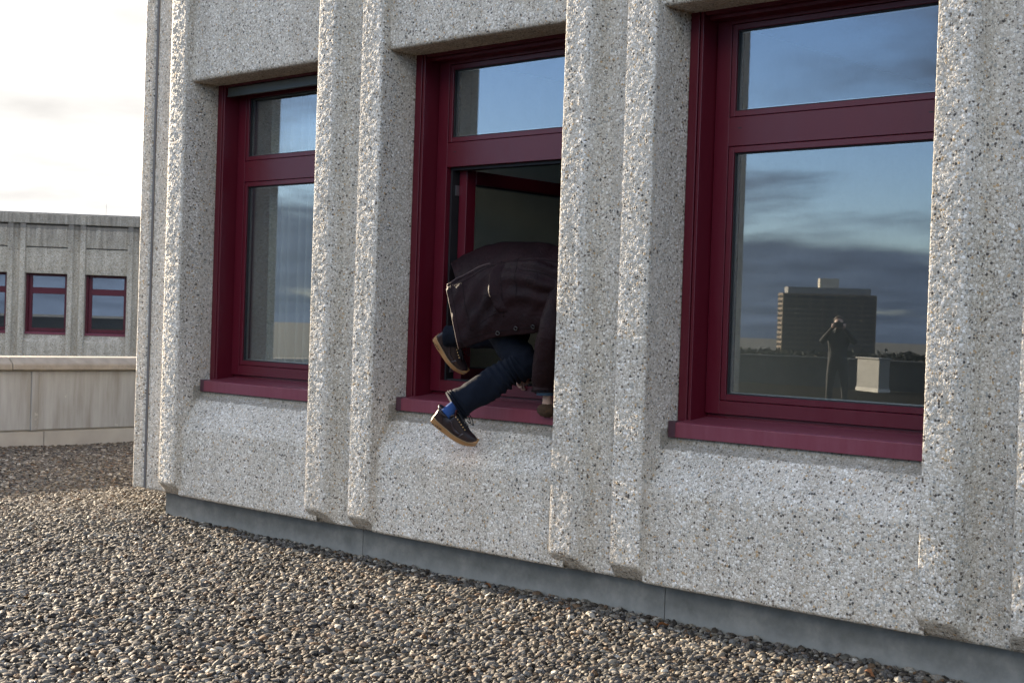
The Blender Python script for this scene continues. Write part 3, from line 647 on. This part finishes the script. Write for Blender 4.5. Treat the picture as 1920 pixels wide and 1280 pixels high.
def woods():
    p = mirrored(1560, 650, 520); n_ = 9000; V = []; Fc = []
    dirx = np.array([-.73, .685, 0])
    for i in range(300):
        s = random.uniform(-190, 80); c = p+dirx*s+np.array([random.uniform(-25, 25), random.uniform(-25, 25), 0]); h = random.uniform(15.8, 18.5); rr = random.uniform(3.5, 6.0)
        V += [(c[0], c[1]-.2, -20), (c[0]+.4, c[1]+.2, -20), (c[0]+.1, c[1], -20+h*.7)]; k = len(V); Fc.append((k-3, k-2, k-1))
        for j in range(220):
            q = RNG.normal(0, 1, 3); q /= np.linalg.norm(q); q *= rr*random.random()**.4; cc = c+np.array([q[0], q[1], 0]); zc_ = -20+h*.62+q[2]*h*.045
            a = RNG.normal(0, .6, (3, 3)); k = len(V)
            for m_ in range(3): V.append((cc[0]+a[m_, 0], cc[1]+a[m_, 1], zc_+a[m_, 2]))
            Fc.append((k, k+1, k+2))
    o = obj('woodland', mesh('woodland', V, Fc), simple('dark_foliage', (.010, .013, .010), .9, var=.4, vs=.3)); tag(o, 'dark belt of distant trees beyond the far parapet', 'trees', kind='stuff')
woods()

# ---------------------------------------------------------------- people
SKIN = simple('skin', (.50, .33, .25), .5, var=.1, vs=20); HAIR = simple('brown_hair', (.06, .035, .02), .7, var=.4, vs=60, bump=.003, bs=200)
LEATHER, t_, b_ = newmat('oxblood_leather'); g_ = N(t_, 'ShaderNodeTexCoord').outputs['Object']
a_ = tex(t_, 'ShaderNodeTexNoise', 7, g_, Detail=6, Roughness=.6); d_ = tex(t_, 'ShaderNodeTexVoronoi', 420, g_); e_ = tex(t_, 'ShaderNodeTexNoise', 22, g_, Detail=5, Distortion=1.5)
t_.links.new(ramp(t_, a_.outputs['Fac'], [(.3, (.0075, .0024, .0028)), (.7, (.019, .0066, .0072))]), b_.inputs['Base Color']); t_.links.new(M(t_, 'MULTIPLY_ADD', a_.outputs['Fac'], .3, .50), b_.inputs['Roughness']); b_.inputs['Specular IOR Level'].default_value = .14
bp_ = N(t_, 'ShaderNodeBump'); bp_.inputs['Distance'].default_value = .006; t_.links.new(M(t_, 'MULTIPLY_ADD', d_.outputs['Distance'], .06, e_.outputs['Fac']), bp_.inputs['Height']); t_.links.new(bp_.outputs[0], b_.inputs['Normal'])
DENIM = simple('navy_cotton', (.0045, .0068, .013), .9, spec=.2, var=.3, vs=14, bump=.0015, bs=260); SOCK = simple('blue_knit', (.025, .065, .19), .9, spec=.2, var=.2, vs=40, bump=.001, bs=400)
SHOEM = simple('dark_brown_leather', (.022, .014, .015), .36, var=.3, vs=20, bump=.0006, bs=150); GUM = simple('gum_rubber', (.36, .19, .075), .55, var=.18, vs=18)
LACE = simple('black_lace', (.01, .01, .012), .8, var=.3); BRASS = simple('brass', (.7, .48, .22), .3, .9); NICKEL = simple('dark_nickel', (.10, .095, .09), .4, .9)
SEAM = simple('seam_leather', (.007, .0028, .003), .7, var=.2, spec=.15); SHEAR = simple('shearling', (.16, .11, .09), .95, var=.3, vs=60, bump=.004, bs=180)

def shoe(parent, heel, toe, up):
    L = Vector(toe)-Vector(heel); ln = L.length; X = L.normalized(); Z = (Vector(up)-X*Vector(up).dot(X)).normalized(); Y = Z.cross(X)
    s = ln/.30; zs = s*1.22; ys_ = s*1.12; T = Matrix(((X.x*s, Y.x*ys_, Z.x*zs, heel[0]), (X.y*s, Y.y*ys_, Z.y*zs, heel[1]), (X.z*s, Y.z*ys_, Z.z*zs, heel[2]), (0, 0, 0, 1)))
    def half(u, side):   # outline half width at u (0..1), lateral/medial
        base = .040*math.sin(math.pi*min(1, max(0, (u+.03)/1.06)))**.45 if 0 <= u <= 1 else 0
        return base*(1.0+.22*math.sin(max(0, u-.35)/.65*math.pi))*(1.06 if side > 0 and u > .5 else 1)
    us = np.concatenate([[0, .01, .03, .06], np.linspace(.1, .9, 17), [.94, .97, .99, 1]])
    # sole: ring around outline at several heights
    ring = []; 
    for u in us: ring.append((u*.30, half(u, 1)+.003, u))
    for u in us[::-1][1:-1]: ring.append((u*.30, -half(u, -1)-.003, u))
    lv = [(0, .96), (.003, 1.0), (.018, 1.0), (1, 1.0), (1.02, .93)]
    V = []; nr = len(ring)
    for h_, sc in lv:
        for x, y, u in ring:
            topz = .036-.010*min(1, u/.5)+.004*max(0, u-.8)/.2; rock = .016*max(0, (u-.72)/.28)**2+.004*max(0, (.08-u)/.08)
            z = rock+(h_ if h_ < .5 else (topz-rock*.3)*h_)
            V.append(((x-.15)*sc+.15, y*sc, z))
    Fc = [(a*nr+i, a*nr+(i+1) % nr, (a+1)*nr+(i+1) % nr, (a+1)*nr+i) for a in range(len(lv)-1) for i in range(nr)]
    Fc += [tuple(range(nr-1, -1, -1)), tuple(range((len(lv)-1)*nr, len(lv)*nr))]
    # upper: arch sections along the foot
    secs = []
    hs = spline([[0, .070], [.04, .098], [.10, .092], [.19, .080], [.27, .084], [.34, .108], [.42, .104], [.55, .086], [.68, .068], [.80, .058], [.90, .052], [.96, .042], [1, .030]], 60)
    U = []; nu = 40; nv = 22
    us2 = np.linspace(.004, .994, nu)
    for u in us2:
        h_ = np.interp(u, hs[:, 0], hs[:, 1]); topz = .030-.010*min(1, u/.5)
        for j in range(nv):
            a = math.pi*j/(nv-1); c, s_ = math.cos(a), math.sin(a)
            w_ = half(u, 1 if c > 0 else -1)*1.0
            inw = 1-.34*(s_**1.3)*(1 if u > .12 else .6)
            y = w_*np.sign(c)*abs(c)**.62*inw if abs(c) > 1e-6 else 0
            z = topz+(h_-topz)*s_**.75
            U.append((u*.30, y, z))
    UF = [tuple(q) for q in grid_faces(nu, nv)]
    def mk(name, V_, F_, mat, par_=None, sub=0, smooth=True, solid=0, bev=0):
        me_ = mesh(name, V_, F_); me_.transform(T); o = obj(name, me_, mat, par_, smooth)
        if solid: q = o.modifiers.new('t', 'SOLIDIFY'); q.thickness = solid; q.offset = 0
        if bev: q = o.modifiers.new('b', 'BEVEL'); q.width = bev; q.segments = 2; q.limit_method = 'ANGLE'
        if sub: q = o.modifiers.new('s', 'SUBSURF'); q.levels = sub; q.render_levels = sub
        return o
    up_ = mk('shoe', U, UF, SHOEM, parent, sub=1)
    # close the back of the upper
    so_ = mk('sole', V, Fc, GUM, up_, smooth=False, bev=.002)
    def on_upper(u, a, off=.002):
        h_ = np.interp(u, hs[:, 0], hs[:, 1]); topz = .030-.010*min(1, u/.5); c, s_ = math.cos(a), math.sin(a)
        w_ = half(u, 1 if c > 0 else -1); inw = 1-.34*(abs(s_)**1.3); y = w_*np.sign(c)*abs(c)**.62*inw; z = topz+(h_-topz)*abs(s_)**.75
        return np.array([u*.30, y+off*np.sign(c)*(abs(c)**.5), z+off*s_])
    # welt stitching line
    for name_, mat_, fn_ in (('welt', simple('welt_thread', (.30, .24, .15), .8), None),):
        pts = [(x, y*1.0+(.0015 if y > 0 else -.0015), .036-.010*min(1, u/.5)+.004*max(0, u-.8)/.2+.0015) for x, y, u in ring]; pts.append(pts[0])
        v_, f_ = tube(pts, .0014, 5); mk(name_, v_, f_, mat_, up_)
    # toe cap, heel counter and eyestay as raised panels
    def panel(name, ucur, acur, mat, off=.0022, n=12):
        V_ = []
        for i in range(n):
            for j in range(n):
                s_, t__ = i/(n-1), j/(n-1); V_.append(on_upper(ucur(s_, t__), acur(s_, t__), off))
        o = mk(name, V_, [tuple(q) for q in grid_faces(n, n)], mat, up_, solid=.0015)
        return o
    SH2 = simple('panel_leather', (.028, .017, .018), .33, var=.3, vs=20)
    for sd in (0, 1):
        A_ = (lambda a: a) if sd == 0 else (lambda a: math.pi-a)
        panel('eyestay', lambda s_, t__: .36+.30*s_+.02*t__, lambda s_, t__: A_(.95+.38*t__), SH2)
        panel('heel_counter', lambda s_, t__: .01+.20*s_*(1-.35*t__), lambda s_, t__: A_(.10+.75*t__), SH2, off=.0018)
        panel('foxing', lambda s_, t__: .60+.34*s_+.04*t__, lambda s_, t__: A_(.12+.50*t__*(1-.4*s_)), SH2, off=.0018)
        # curved stripe on the flank: broad towards the toe, thin tail to the heel
        n = 16; V_ = []
        for i in range(n):
            s_ = i/(n-1); u = .22+.40*s_
            mid = .92-.62*s_+.42*s_*s_ if s_ > 0 else .92; wdt = .02+.30*s_**.8*(1-s_)**.35*1.15
            for j in range(4): V_.append(on_upper(u, A_(max(.12, .88-.75*math.sin(s_*2.2)*.85+wdt*(j/3-.5))), .0032))
        mk('side_stripe', V_, [tuple(q) for q in grid_faces(n, 4)], simple('gloss_stripe', (.035, .024, .027), .22), up_, solid=.001)
    # lettering block and groove on the heel of the sole
    for sd in (1, -1):
        bb = MB()
        yy = sd*.0415
        for q0, q1, sk in ((.036, .040, .004), (.044, .046, .002), (.050, .054, .004)):
            bb.box(q0, q1, min(yy, yy+sd*.0012), max(yy, yy+sd*.0012), .012, .022)
        bb.box(.060, .078, min(yy, yy+sd*.0012), max(yy, yy+sd*.0012), .013, .0165); bb.box(.016, .030, min(yy-sd*.002, yy), max(yy-sd*.002, yy), .013, .0165)
        mk('sole_mark', bb.v, bb.f, LACE, up_, smooth=False)
    # laces: crosses and a bow, brass eyelets
    lb = MB(); eb = MB()
    for i in range(6):
        u = .37+.055*i; a0 = on_upper(u, 1.12, .006); a1 = on_upper(u+.03, math.pi-1.12, .006); m0 = (a0+a1)/2+np.array([0, 0, .006])
        lb.tube(spline([a0, m0, a1], 6), .0026, 6); b0 = on_upper(u, math.pi-1.12, .006); b1_ = on_upper(u+.03, 1.12, .006); m1_ = (b0+b1_)/2+np.array([0, 0, .008]); lb.tube(spline([b0, m1_, b1_], 6), .0026, 6)
        for aa in (1.08, math.pi-1.08):
            e0 = on_upper(u, aa, .004); eb.tube([e0, e0+np.array([0, .002*(1 if aa < 1.5 else -1), .002])], .0042, 8)
    c0 = on_upper(.36, 1.57, .01)
    for sd in (1, -1):
        for k_ in (0, 1):
            lb.tube(spline([c0, c0+np.array([.01, .028*sd, .012]), c0+np.array([.055+.02*k_, .042*sd, -.006]), c0+np.array([.10+.02*k_, .035*sd, -.038]), c0+np.array([.075+.03*k_, .030*sd, -.032])], 14), .0024, 6)
    mk('laces', lb.v, lb.f, LACE, up_); mk('eyelets', eb.v, eb.f, BRASS, up_)
    # padded tongue and ankle collar
    v_, f_ = tube(spline([(.115, 0, .085), (.10, 0, .115), (.092, 0, .132)], 6), np.array([(.006, .024)]*6), 10); mk('tongue', v_, f_, simple('wine_lining', (.05, .008, .012), .8), up_)
    cp = [(.05+.052*math.cos(a), .030*math.sin(a), .094+.010*math.cos(2*a)+.006*math.cos(a)) for a in np.linspace(0, 2*math.pi, 22)]
    v_, f_ = tube(cp, .0065, 8); mk('collar', v_, f_, SHOEM, up_)
    return T @ Vector((.055, 0, .10)), T @ Vector((.06, 0, .14))

def wrinkle(amp, fr, seed=0.0):
    def fn(q, t, a, nrm):
        p = Vector(q)*fr+Vector((seed, 0, 0)); return q+nrm*amp*(mnoise.noise(p)+.5*mnoise.noise(p*2.3))
    return fn
def climber():
    root = empty('person', tuple(at(960, 760, .1)*np.array([1, 1, 1])))
    root.location = (-5.55, .0, 1.0)
    tag(root, 'person in an oxblood leather coat and navy trousers climbing in through the open window', 'person')
    Ri = Matrix.Translation(-Vector(root.location))
    # --- shoes
    hA = at(807, 788, -.33); tA = at(890, 838, -.15)
    anA, _ = shoe(root, hA, tA, at(846, 760, -.30)-at(846, 812, -.24))
    hB = at(812, 634, -.03); tB = at(869, 703, .11)
    anB, _ = shoe(root, hB, tB, at(868, 632, .02)-at(838, 668, .04))
    # --- socks
    def crease(amp, fr, seed, tk):
        base = wrinkle(amp, fr, seed)
        def fn(q, t, a, nrm):
            w = math.exp(-((t-tk)/.13)**2); w2 = math.exp(-((t-.05)/.08)**2)
            h = .010*w*(math.sin(t*150+2.2*math.sin(a+.6)+seed)*(.35+.65*abs(math.sin(a*.5+.3))))+.007*w2*math.sin(t*120+3*math.sin(a*1.5))+.005*math.sin(a*2+t*22)
            return np.array(base(q, t, a, nrm))+nrm*h
        return fn
    def loft(name, pts, rad, mat, n=24, k=40, amp=.004, fr=14, seed=0, cap=True, sub=0, tk=None):
        P = spline(pts, k); Rr = spline(rad, k) if np.ndim(rad[0]) else spline([[r, r] for r in rad], k)
        v, f = tube(P, Rr, n, cap=cap, fn=wrinkle(amp, fr, seed) if tk is None else crease(amp, fr, seed, tk)); return v, f
    knA = at(976, 684, .02); knB = at(965, 628, .16)
    def sock(an, kn, nm='sock'):
        an = np.array(an); d = (kn-an); d /= np.linalg.norm(d)
        v, f = loft('s', [an-d*.02+np.array([0, 0, -.01]), an+d*.05, an+d*.14], [.034, .033, .037], SOCK, amp=.0015); o = obj(nm, mesh(nm, v, f), SOCK, root, True); return d
    dA = sock(anA, knA); dB = sock(anB, knB)
    # --- trousers: both legs
    hipA = at(925, 585, .02); hipB = at(915, 560, .22)
    tr = MB()
    hemA = np.array(anA)+dA*.040; 
    v, f = loft('l', [hemA, hemA+(knA-hemA)*.12, hemA+(knA-hemA)*.45, hemA+(knA-hemA)*.8, knA+np.array([.015, 0, .01]), knA+(hipA-knA)*.35, hipA+np.array([0, 0, .02])], [(.088, .074), (.084, .070), (.078, .068), (.079, .068), (.084, .072), (.092, .084), (.105, .10)], DENIM, n=48, k=140, amp=.009, fr=13, seed=2, tk=.52)
    tr.add(v, f)
    hemB = np.array(anB)-dB*.03
    v, f = loft('l', [hemB, hemB+(knB-hemB)*.45, knB, knB+(hipB-knB)*.4, hipB], [.062, .070, .080, .095, .11], DENIM, n=30, k=60, amp=.010, fr=13, seed=7); tr.add(v, f)
    v, f = loft('l', [at(893, 545, .12), at(920, 555, .12), at(960, 560, .13)], [.10, .15, .14], DENIM, k=16, n=30); tr.add(v, f)
    tro = tr.build('trousers', DENIM, root, smooth=True)
    sd = MB();
    # --- coat
    def surface(rows, nu=70, nv=60):
        """rows: list of control rows, each list of (px, py, y)"""
        C3 = np.array([[at(*p) for p in row] for row in rows])            # (r, c, 3)
        cols = np.array([spline(C3[i], nu) for i in range(len(rows))])
        return np.array([spline(cols[:, j], nv) for j in range(nu)])       # (nu, nv, 3)
    back = surface([
        [(868, 640, .42), (900, 635, .44), (940, 625, .46), (985, 620, .46), (1035, 612, .48), (1085, 600, .50)],
        [(862, 545, .46), (895, 530, .48), (935, 520, .50), (985, 515, .50), (1035, 515, .52), (1085, 520, .54)],
        [(855, 500, .30), (885, 482, .34), (928, 466, .36), (980, 463, .36), (1035, 466, .38), (1085, 476, .40)],
        [(846, 494, .10), (878, 475, .14), (922, 459, .16), (978, 456, .17), (1035, 459, .18), (1082, 470, .20)],
        [(850, 508, .00), (878, 495, .02), (915, 481, .02), (970, 472, .02), (1030, 474, .04), (1076, 484, .06)],
        [(860, 540, -.03), (885, 525, -.05), (915, 510, -.05), (965, 500, -.07), (1020, 500, -.06), (1065, 508, -.04)],
        [(868, 580, -.02), (890, 565, -.07), (918, 555, -.08), (962, 548, -.10), (1015, 545, -.09), (1060, 545, -.06)]])
    near_rows = [
        [(839, 534, -.19), (871, 516, -.125), (904, 499, -.085), (948, 488, -.065), (1000, 484, -.055), (1045, 487, -.03), (1078, 494, .0)],
        [(838, 545, -.215), (874, 531, -.165), (908, 515, -.13), (950, 505, -.11), (1002, 502, -.095), (1045, 504, -.06), (1080, 510, -.03)],
        [(845, 578, -.225), (880, 565, -.185), (912, 553, -.155), (952, 545, -.14), (1003, 540, -.12), (1045, 540, -.08), (1080, 545, -.05)],
        [(853, 617, -.235), (886, 603, -.19), (918, 592, -.155), (956, 584, -.13), (1004, 578, -.11), (1045, 574, -.07), (1080, 575, -.05)],
        [(861, 655, -.225), (895, 643, -.17), (926, 633, -.13), (962, 628, -.095), (1000, 624, -.07), (1045, 612, -.04), (1080, 606, -.02)]]
    near = surface(near_rows)
    def dress(Sf, amp, seed, fold=True):
        out = Sf.copy(); nu, nv, _ = Sf.shape
        du = np.gradient(Sf, axis=0); dv = np.gradient(Sf, axis=1); nn = np.cross(du, dv); nn /= np.linalg.norm(nn, axis=2)[:, :, None]+1e-9
        if nn[nu//2, nv//2, 1] > 0: nn = -nn
        for i in range(nu):
            for j in range(nv):
                p = Vector(Sf[i, j]); u, v = i/(nu-1), j/(nv-1)
                h = amp*mnoise.noise(Vector((u*5+seed, v*2.2, 0)))+amp*.55*mnoise.noise(Vector((u*11+v*5, v*5-u*3, seed)))
                if fold:   # drag folds radiating from the pocket towards the hem and the shoulder
                    h += .009*math.sin((u*1.0+v*.62)*31+1.2*mnoise.noise(p*6))*math.exp(-((u-.28)/.18)**2-((v-.55)/.28)**2)
                    h += .011*math.sin((v-u*.55)*26+mnoise.noise(p*5))*math.exp(-((u-.68)/.22)**2-((v-.45)/.3)**2)
                    h += .010*math.exp(-((v-.90)/.10)**2)*(.5+.5*math.sin(u*19+1.0))*(u < .55)
                out[i, j] += nn[i, j]*h
        return out, nn
    bk, _ = dress(back, .014, 3, False); nr_, nrm = dress(near, .017, 8)
    nu, nv = nr_.shape[:2]
    coat = obj('coat', np_mesh('coat', np.vstack([bk.reshape(-1, 3), nr_.reshape(-1, 3)]), np.vstack([grid_faces(bk.shape[0], bk.shape[1]), grid_faces(nu, nv)+bk.shape[0]*bk.shape[1]])), LEATHER, root)
    so_ = coat.modifiers.new('thick', 'SOLIDIFY'); so_.thickness = .007; so_.offset = 0
    def S_(u, v, off=.006):
        i = u*(nu-1); j = v*(nv-1); i0, j0 = int(min(i, nu-2)), int(min(j, nv-2)); a, c = i-i0, j-j0
        p = nr_[i0, j0]*(1-a)*(1-c)+nr_[i0+1, j0]*a*(1-c)+nr_[i0, j0+1]*(1-a)*c+nr_[i0+1, j0+1]*a*c
        return p+nrm[i0, j0]*off
    sm = MB()
    def seam(uv, r_=.0022, off=.0035, n=24):
        q = spline(np.array(uv, float), n); sm.tube([S_(min(.999, max(0, a)), min(.999, max(0, c)), off) for a, c in q], r_, 5)
    seam([(.035, .02), (.035, .5), (.035, .98)])                               # hem stitching
    seam([(.015, .06), (.3, .06), (.6, .07), (.98, .08)])
    seam([(.06, .22), (.13, .22), (.13, .50), (.14, .84)])                     # patch pocket outline
    seam([(.13, .22), (.22, .17), (.30, .13), (.42, .10)])
    seam([(.14, .84), (.24, .80), (.32, .77), (.40, .74)])
    seam([(.47, .0), (.46, .4), (.45, .8)]); seam([(.58, .0), (.56, .3), (.55, .60)])
    seam([(.58, .28), (.74, .34), (.9, .45)]); seam([(.10, .92), (.3, .93), (.6, .94), (.95, .95)])
    sm.build('seam', SEAM, coat, smooth=True)
    # open slanted pocket: a standing welt with a dark gap behind it
    wl = []; q = spline([(.445, .12), (.405, .30), (.395, .50), (.42, .68), (.44, .74)], 26)
    for k, (a, c) in enumerate(q):
        g0 = math.sin(math.pi*k/25)
        wl.append([S_(a+.050, c, .004), S_(a+.004, c, .016+.022*g0), S_(a-.006, c, .014+.022*g0), S_(a+.006, c, .004)])
    wl = np.array(wl); obj('pocket_welt', np_mesh('pocket_welt', wl.reshape(-1, 3), grid_faces(26, 4)), LEATHER, coat)
    gp = np.array([[S_(a-.030*math.sin(math.pi*k/25), c, .0045), S_(a+.006, c, .0047)] for k, (a, c) in enumerate(q)]); obj('pocket_opening', np_mesh('pocket_opening', gp.reshape(-1, 3), grid_faces(26, 2)), simple('pocket_dark', (.006, .006, .008), .9), coat)
    for (u, v) in ((.385, .955), (.535, .93), (.665, .93)):                       # snap fasteners
        c0 = S_(u, v, .004); n_ = nrm[int(u*(nu-1)), int(v*(nv-1))]; d = MB(); d.tube([c0, c0+n_*.006], .0125, 16); o = d.build('snap_button', SEAM, coat)
        d = MB(); a_ = np.cross(n_, [0, 0, 1]); a_ /= np.linalg.norm(a_); b__ = np.cross(n_, a_)
        d.tube([c0+n_*.007+a_*.010*math.cos(k*.4488)+b__*.010*math.sin(k*.4488) for k in range(15)], .0022, 6); d.build('snap_ring', NICKEL, coat, smooth=True)
    # shearling edge along hem and flap, its sunlit rim painted as paler colour
    e = MB(); e.tube([S_(0, v, .0) for v in np.linspace(0, .999, 40)], .0038, 6); e.tube([S_(u, 0, .0) for u in np.linspace(0, .40, 30)], .005, 6)
    e.build('coat_edge', simple('sunlit_edge_tone', (.055, .028, .022), .6, var=.3, vs=50), coat, smooth=True)
    # --- near sleeve
    shN = at(1068, 535, .02); elN = at(1036, 622, -.10); wrN = at(1023, 728, -.045)
    v, f = loft('sl', [shN+np.array([.02, .02, .03]), shN, (shN+elN)/2, elN, (elN+wrN)/2+np.array([0, -.01, 0]), wrN+np.array([0, 0, .02]), wrN-np.array([0, 0, .015])], [.10, .098, .085, .078, .074, .072, .074], LEATHER, n=36, k=70, amp=.011, fr=11, seed=4)
    s1 = MB(); s1.add(v, f)
    shF = at(1075, 520, .42); elF = at(1052, 610, .38); wrF = at(1010, 684, .26)
    v, f = loft('sl', [shF, (shF+elF)/2, elF, (elF+wrF)/2, wrF], [.10, .085, .078, .066, .06], LEATHER, n=30, k=50, amp=.008, fr=12, seed=6); s1.add(v, f)
    sl_ = s1.build('sleeves', LEATHER, root, smooth=True)
    cu = MB(); 
    for dz in (.055, .050, -.012): 
        c = wrN+np.array([0, 0, dz]); cu.tube([c+np.array([math.cos(a)*.076, math.sin(a)*.076, .006*math.sin(a)]) for a in np.linspace(0, 6.283, 28)], .0035, 5)
    cu.build('cuff_seam', SEAM, sl_, smooth=True)
    c = wrN-np.array([0, 0, .025]); cu = MB(); cu.tube([c+np.array([0, 0, .02]), c-np.array([0, 0, .012])], .048, 20); cu.build('shirt_cuff', simple('blue_shirt', (.05, .10, .16), .8), root, smooth=True)
    # --- body: one skinned surface, head, neck, torso, arms with hands
    V = []; E = []; Rd = []
    def vt(p, r_, parent_=None):
        V.append(tuple(p)); Rd.append(r_)
        if parent_ is not None: E.append((parent_, len(V)-1))
        return len(V)-1
    pel = vt(at(915, 560, .14), .12); sp1 = vt(at(970, 540, .16), .12, pel); sp2 = vt(at(1025, 525, .20), .125, sp1); chest = vt(at(1062, 522, .26), .12, sp2)
    nk = vt(at(1085, 535, .36), .055, chest); jaw = vt(at(1094, 552, .42), .062, nk); hd = vt(at(1104, 572, .47), .088, jaw); hd2 = vt(at(1112, 592, .50), .080, hd)
    nose = vt(np.array(V[hd2])+np.array([-.03, -.085, -.03]), .016, hd2)
    for s_ in (-1, 1): vt(np.array(V[hd])+np.array([.06*s_, .055*s_, .0]), .018, hd)
    def arm(sh, el, wr, palm_dir, side_dir, down):
        a = vt(sh, .060, chest); b_i = vt((sh+el)/2, .050, a); c_i = vt(el, .042, b_i); d_i = vt((el+wr)/2, .038, c_i); w_i = vt(wr, .026, d_i)
        p1 = vt(wr+palm_dir*.045, .031, w_i); p2 = vt(wr+palm_dir*.075, .029, p1)
        for k, L_ in enumerate((.068, .078, .074, .058)):
            base = wr+palm_dir*.088+side_dir*(.030-.020*k); i0 = vt(base, .0095, p2); i1 = vt(base+palm_dir*L_*.38+down*L_*.12, .0085, i0); i2 = vt(base+palm_dir*L_*.50+down*L_*.48, .0078, i1); vt(base+palm_dir*L_*.30+down*L_*.70, .0070, i2)
        t0 = vt(wr+palm_dir*.035+side_dir*.034, .011, p1); t1 = vt(wr+palm_dir*.065+side_dir*.050+down*.012, .0095, t0); vt(wr+palm_dir*.088+side_dir*.044+down*.028, .0085, t1)
    wN = at(1026, 748, -.02)
    dn = np.array([0, 0, -1.])
    arm(shN, elN, wN, np.array([.05, .25, -.96]), np.array([-.99, .1, 0]), np.array([0, .95, -.25]))
    wF = at(998, 690, .215)
    arm(shF, elF, wF, np.array([-.55, -.20, -.80]), np.array([-.3, -.9, .25]), np.array([.75, .2, -.6]))
    me = bpy.data.meshes.new('body'); me.from_pydata(V, E, []); bo = obj('body', me, SKIN, root)
    bo.modifiers.new('skin', 'SKIN')
    for i, r_ in enumerate(Rd): me.skin_vertices[0].data[i].radius = (r_, r_)
    me.skin_vertices[0].data[0].use_root = True
    ss = bo.modifiers.new('sub', 'SUBSURF'); ss.levels = 2; ss.render_levels = 2
    # hair: tufted cap
    hb = MB(); hc = np.array(V[hd]); 
    v, f = [], []
    nu2, nv2 = 24, 18
    for i in range(nu2):
        for j in range(nv2):
            a = 2*math.pi*i/(nu2-1); p_ = math.pi*j/(nv2-1); d = np.array([math.cos(a)*math.sin(p_), math.sin(a)*math.sin(p_), math.cos(p_)])
            q = hc+np.array([.02, .03, .01])+d*(.108+.012*mnoise.noise(Vector(d)*5)); v.append(q)
    obj('hair', np_mesh('hair', v, grid_faces(nu2, nv2)), HAIR, root)
    # brown woolly glove round the near hand, gripping the sill edge
    gc = at(1026, 769, -.02); wv = []
    for i in range(30):
        for j in range(20):
            a = 2*math.pi*i/29; p_ = math.pi*j/19; d = np.array([math.cos(a)*math.sin(p_), math.sin(a)*math.sin(p_), math.cos(p_)])
            wv.append(gc+d*np.array([.062, .045, .036])*(1+.12*mnoise.noise(Vector(d)*7)+.10*mnoise.noise(Vector(d)*19)))
    gl = obj('glove', np_mesh('glove', wv, grid_faces(30, 20)), simple('brown_wool', (.055, .028, .011), .95, var=.7, vs=70, bump=.006, bs=160), root)
    bpy.context.view_layer.update()
    for ch in root.children: ch.matrix_parent_inverse = Ri
climber()

def photographer():
    p = mirrored(1572, 640, 25.4); base = np.array([p[0], p[1], 0.0])
    look = np.array([-CAM[0]+base[0], 0, 0]); tow = np.array([-4.0, 0, 0])-base; tow[2] = 0; tow /= np.linalg.norm(tow); rt = np.array([tow[1], -tow[0], 0])
    root = empty('person', tuple(base)); tag(root, 'person in dark clothes raising a camera, mirrored in the big window', 'person')
    V = []; E = []; Rd = []
    def P(f_, s_, z): return tow*f_+rt*s_+np.array([0, 0, z])
    def vt(q, r_, pr=None):
        V.append(tuple(q)); Rd.append(r_)
        if pr is not None: E.append((pr, len(V)-1))
        return len(V)-1
    pel = vt(P(0, 0, .97), .14); w = vt(P(0, 0, 1.12), .135, pel); ch = vt(P(.0, 0, 1.35), .165, w); nk = vt(P(.02, 0, 1.52), .055, ch); hd = vt(P(.05, 0, 1.64), .088, nk); vt(P(.05, 0, 1.73), .078, hd); vt(P(.145, 0, 1.65), .018, hd)
    for s_ in (-1, 1):
        h_ = vt(P(0, .10*s_, .90), .10, pel); k = vt(P(.03, .13*s_, .50), .068, h_); a = vt(P(-.01, .15*s_, .10), .050, k); vt(P(.15, .17*s_, .05), .045, a)
        sh = vt(P(0, .19*s_, 1.43), .070, ch); el = vt(P(.10, .30*s_, 1.30), .055, sh); wr = vt(P(.22, .11*s_, 1.56), .036, el); pm = vt(P(.23, .085*s_, 1.61), .034, wr)
        for q in range(4): f0 = vt(P(.245+.006*q, (.07-.002*q)*s_, 1.60+.02*q), .011, pm); vt(P(.275, .045*s_, 1.60+.02*q), .010, f0)
        th = vt(P(.20, .06*s_, 1.60), .012, pm); vt(P(.21, .035*s_, 1.615), .011, th)
    me = bpy.data.meshes.new('body'); me.from_pydata(V, E, []); bo = obj('body', me, simple('black_clothes', (.015, .015, .018), .8), root); bo.modifiers.new('skin', 'SKIN')
    for i, r_ in enumerate(Rd): me.skin_vertices[0].data[i].radius = (r_, r_)
    me.skin_vertices[0].data[0].use_root = True; ss = bo.modifiers.new('sub', 'SUBSURF'); ss.levels = 1; ss.render_levels = 2
    bo.data.materials.append(SKIN)
    def blob(name, c, r3, mat):
        v = []
        for i in range(20):
            for j in range(14):
                a = 2*math.pi*i/19; q = math.pi*j/13; v.append(np.array(c)+np.array([math.cos(a)*math.sin(q)*r3[0], math.sin(a)*math.sin(q)*r3[1], math.cos(q)*r3[2]]))
        obj(name, np_mesh(name, v, grid_faces(20, 14)), mat, root)
    blob('face', P(.07, 0, 1.64), (.082, .082, .105), SKIN); blob('hair', P(.02, 0, 1.70), (.095, .095, .085), HAIR)
    blob('hand', P(.25, .09, 1.60), (.035, .035, .05), SKIN); blob('hand', P(.25, -.09, 1.60), (.035, .035, .05), SKIN)
    croot = empty('camera_body', tuple(base+P(.26, 0, 1.62)), math.atan2(tow[1], tow[0])-math.pi/2); tag(croot, 'black camera held to the face of the person on the roof', 'camera')
    b = MB(); b.box(-.07, .07, -.03, .03, -.05, .04); b.box(-.025, .025, -.03, .03, .04, .065); b.build('housing', BLACK, croot, bevel=.006)
    b = MB(); b.tube([(0, .03, -.005), (0, .12, -.005)], .036, 20); b.build('lens', BLACK, croot)
photographer()
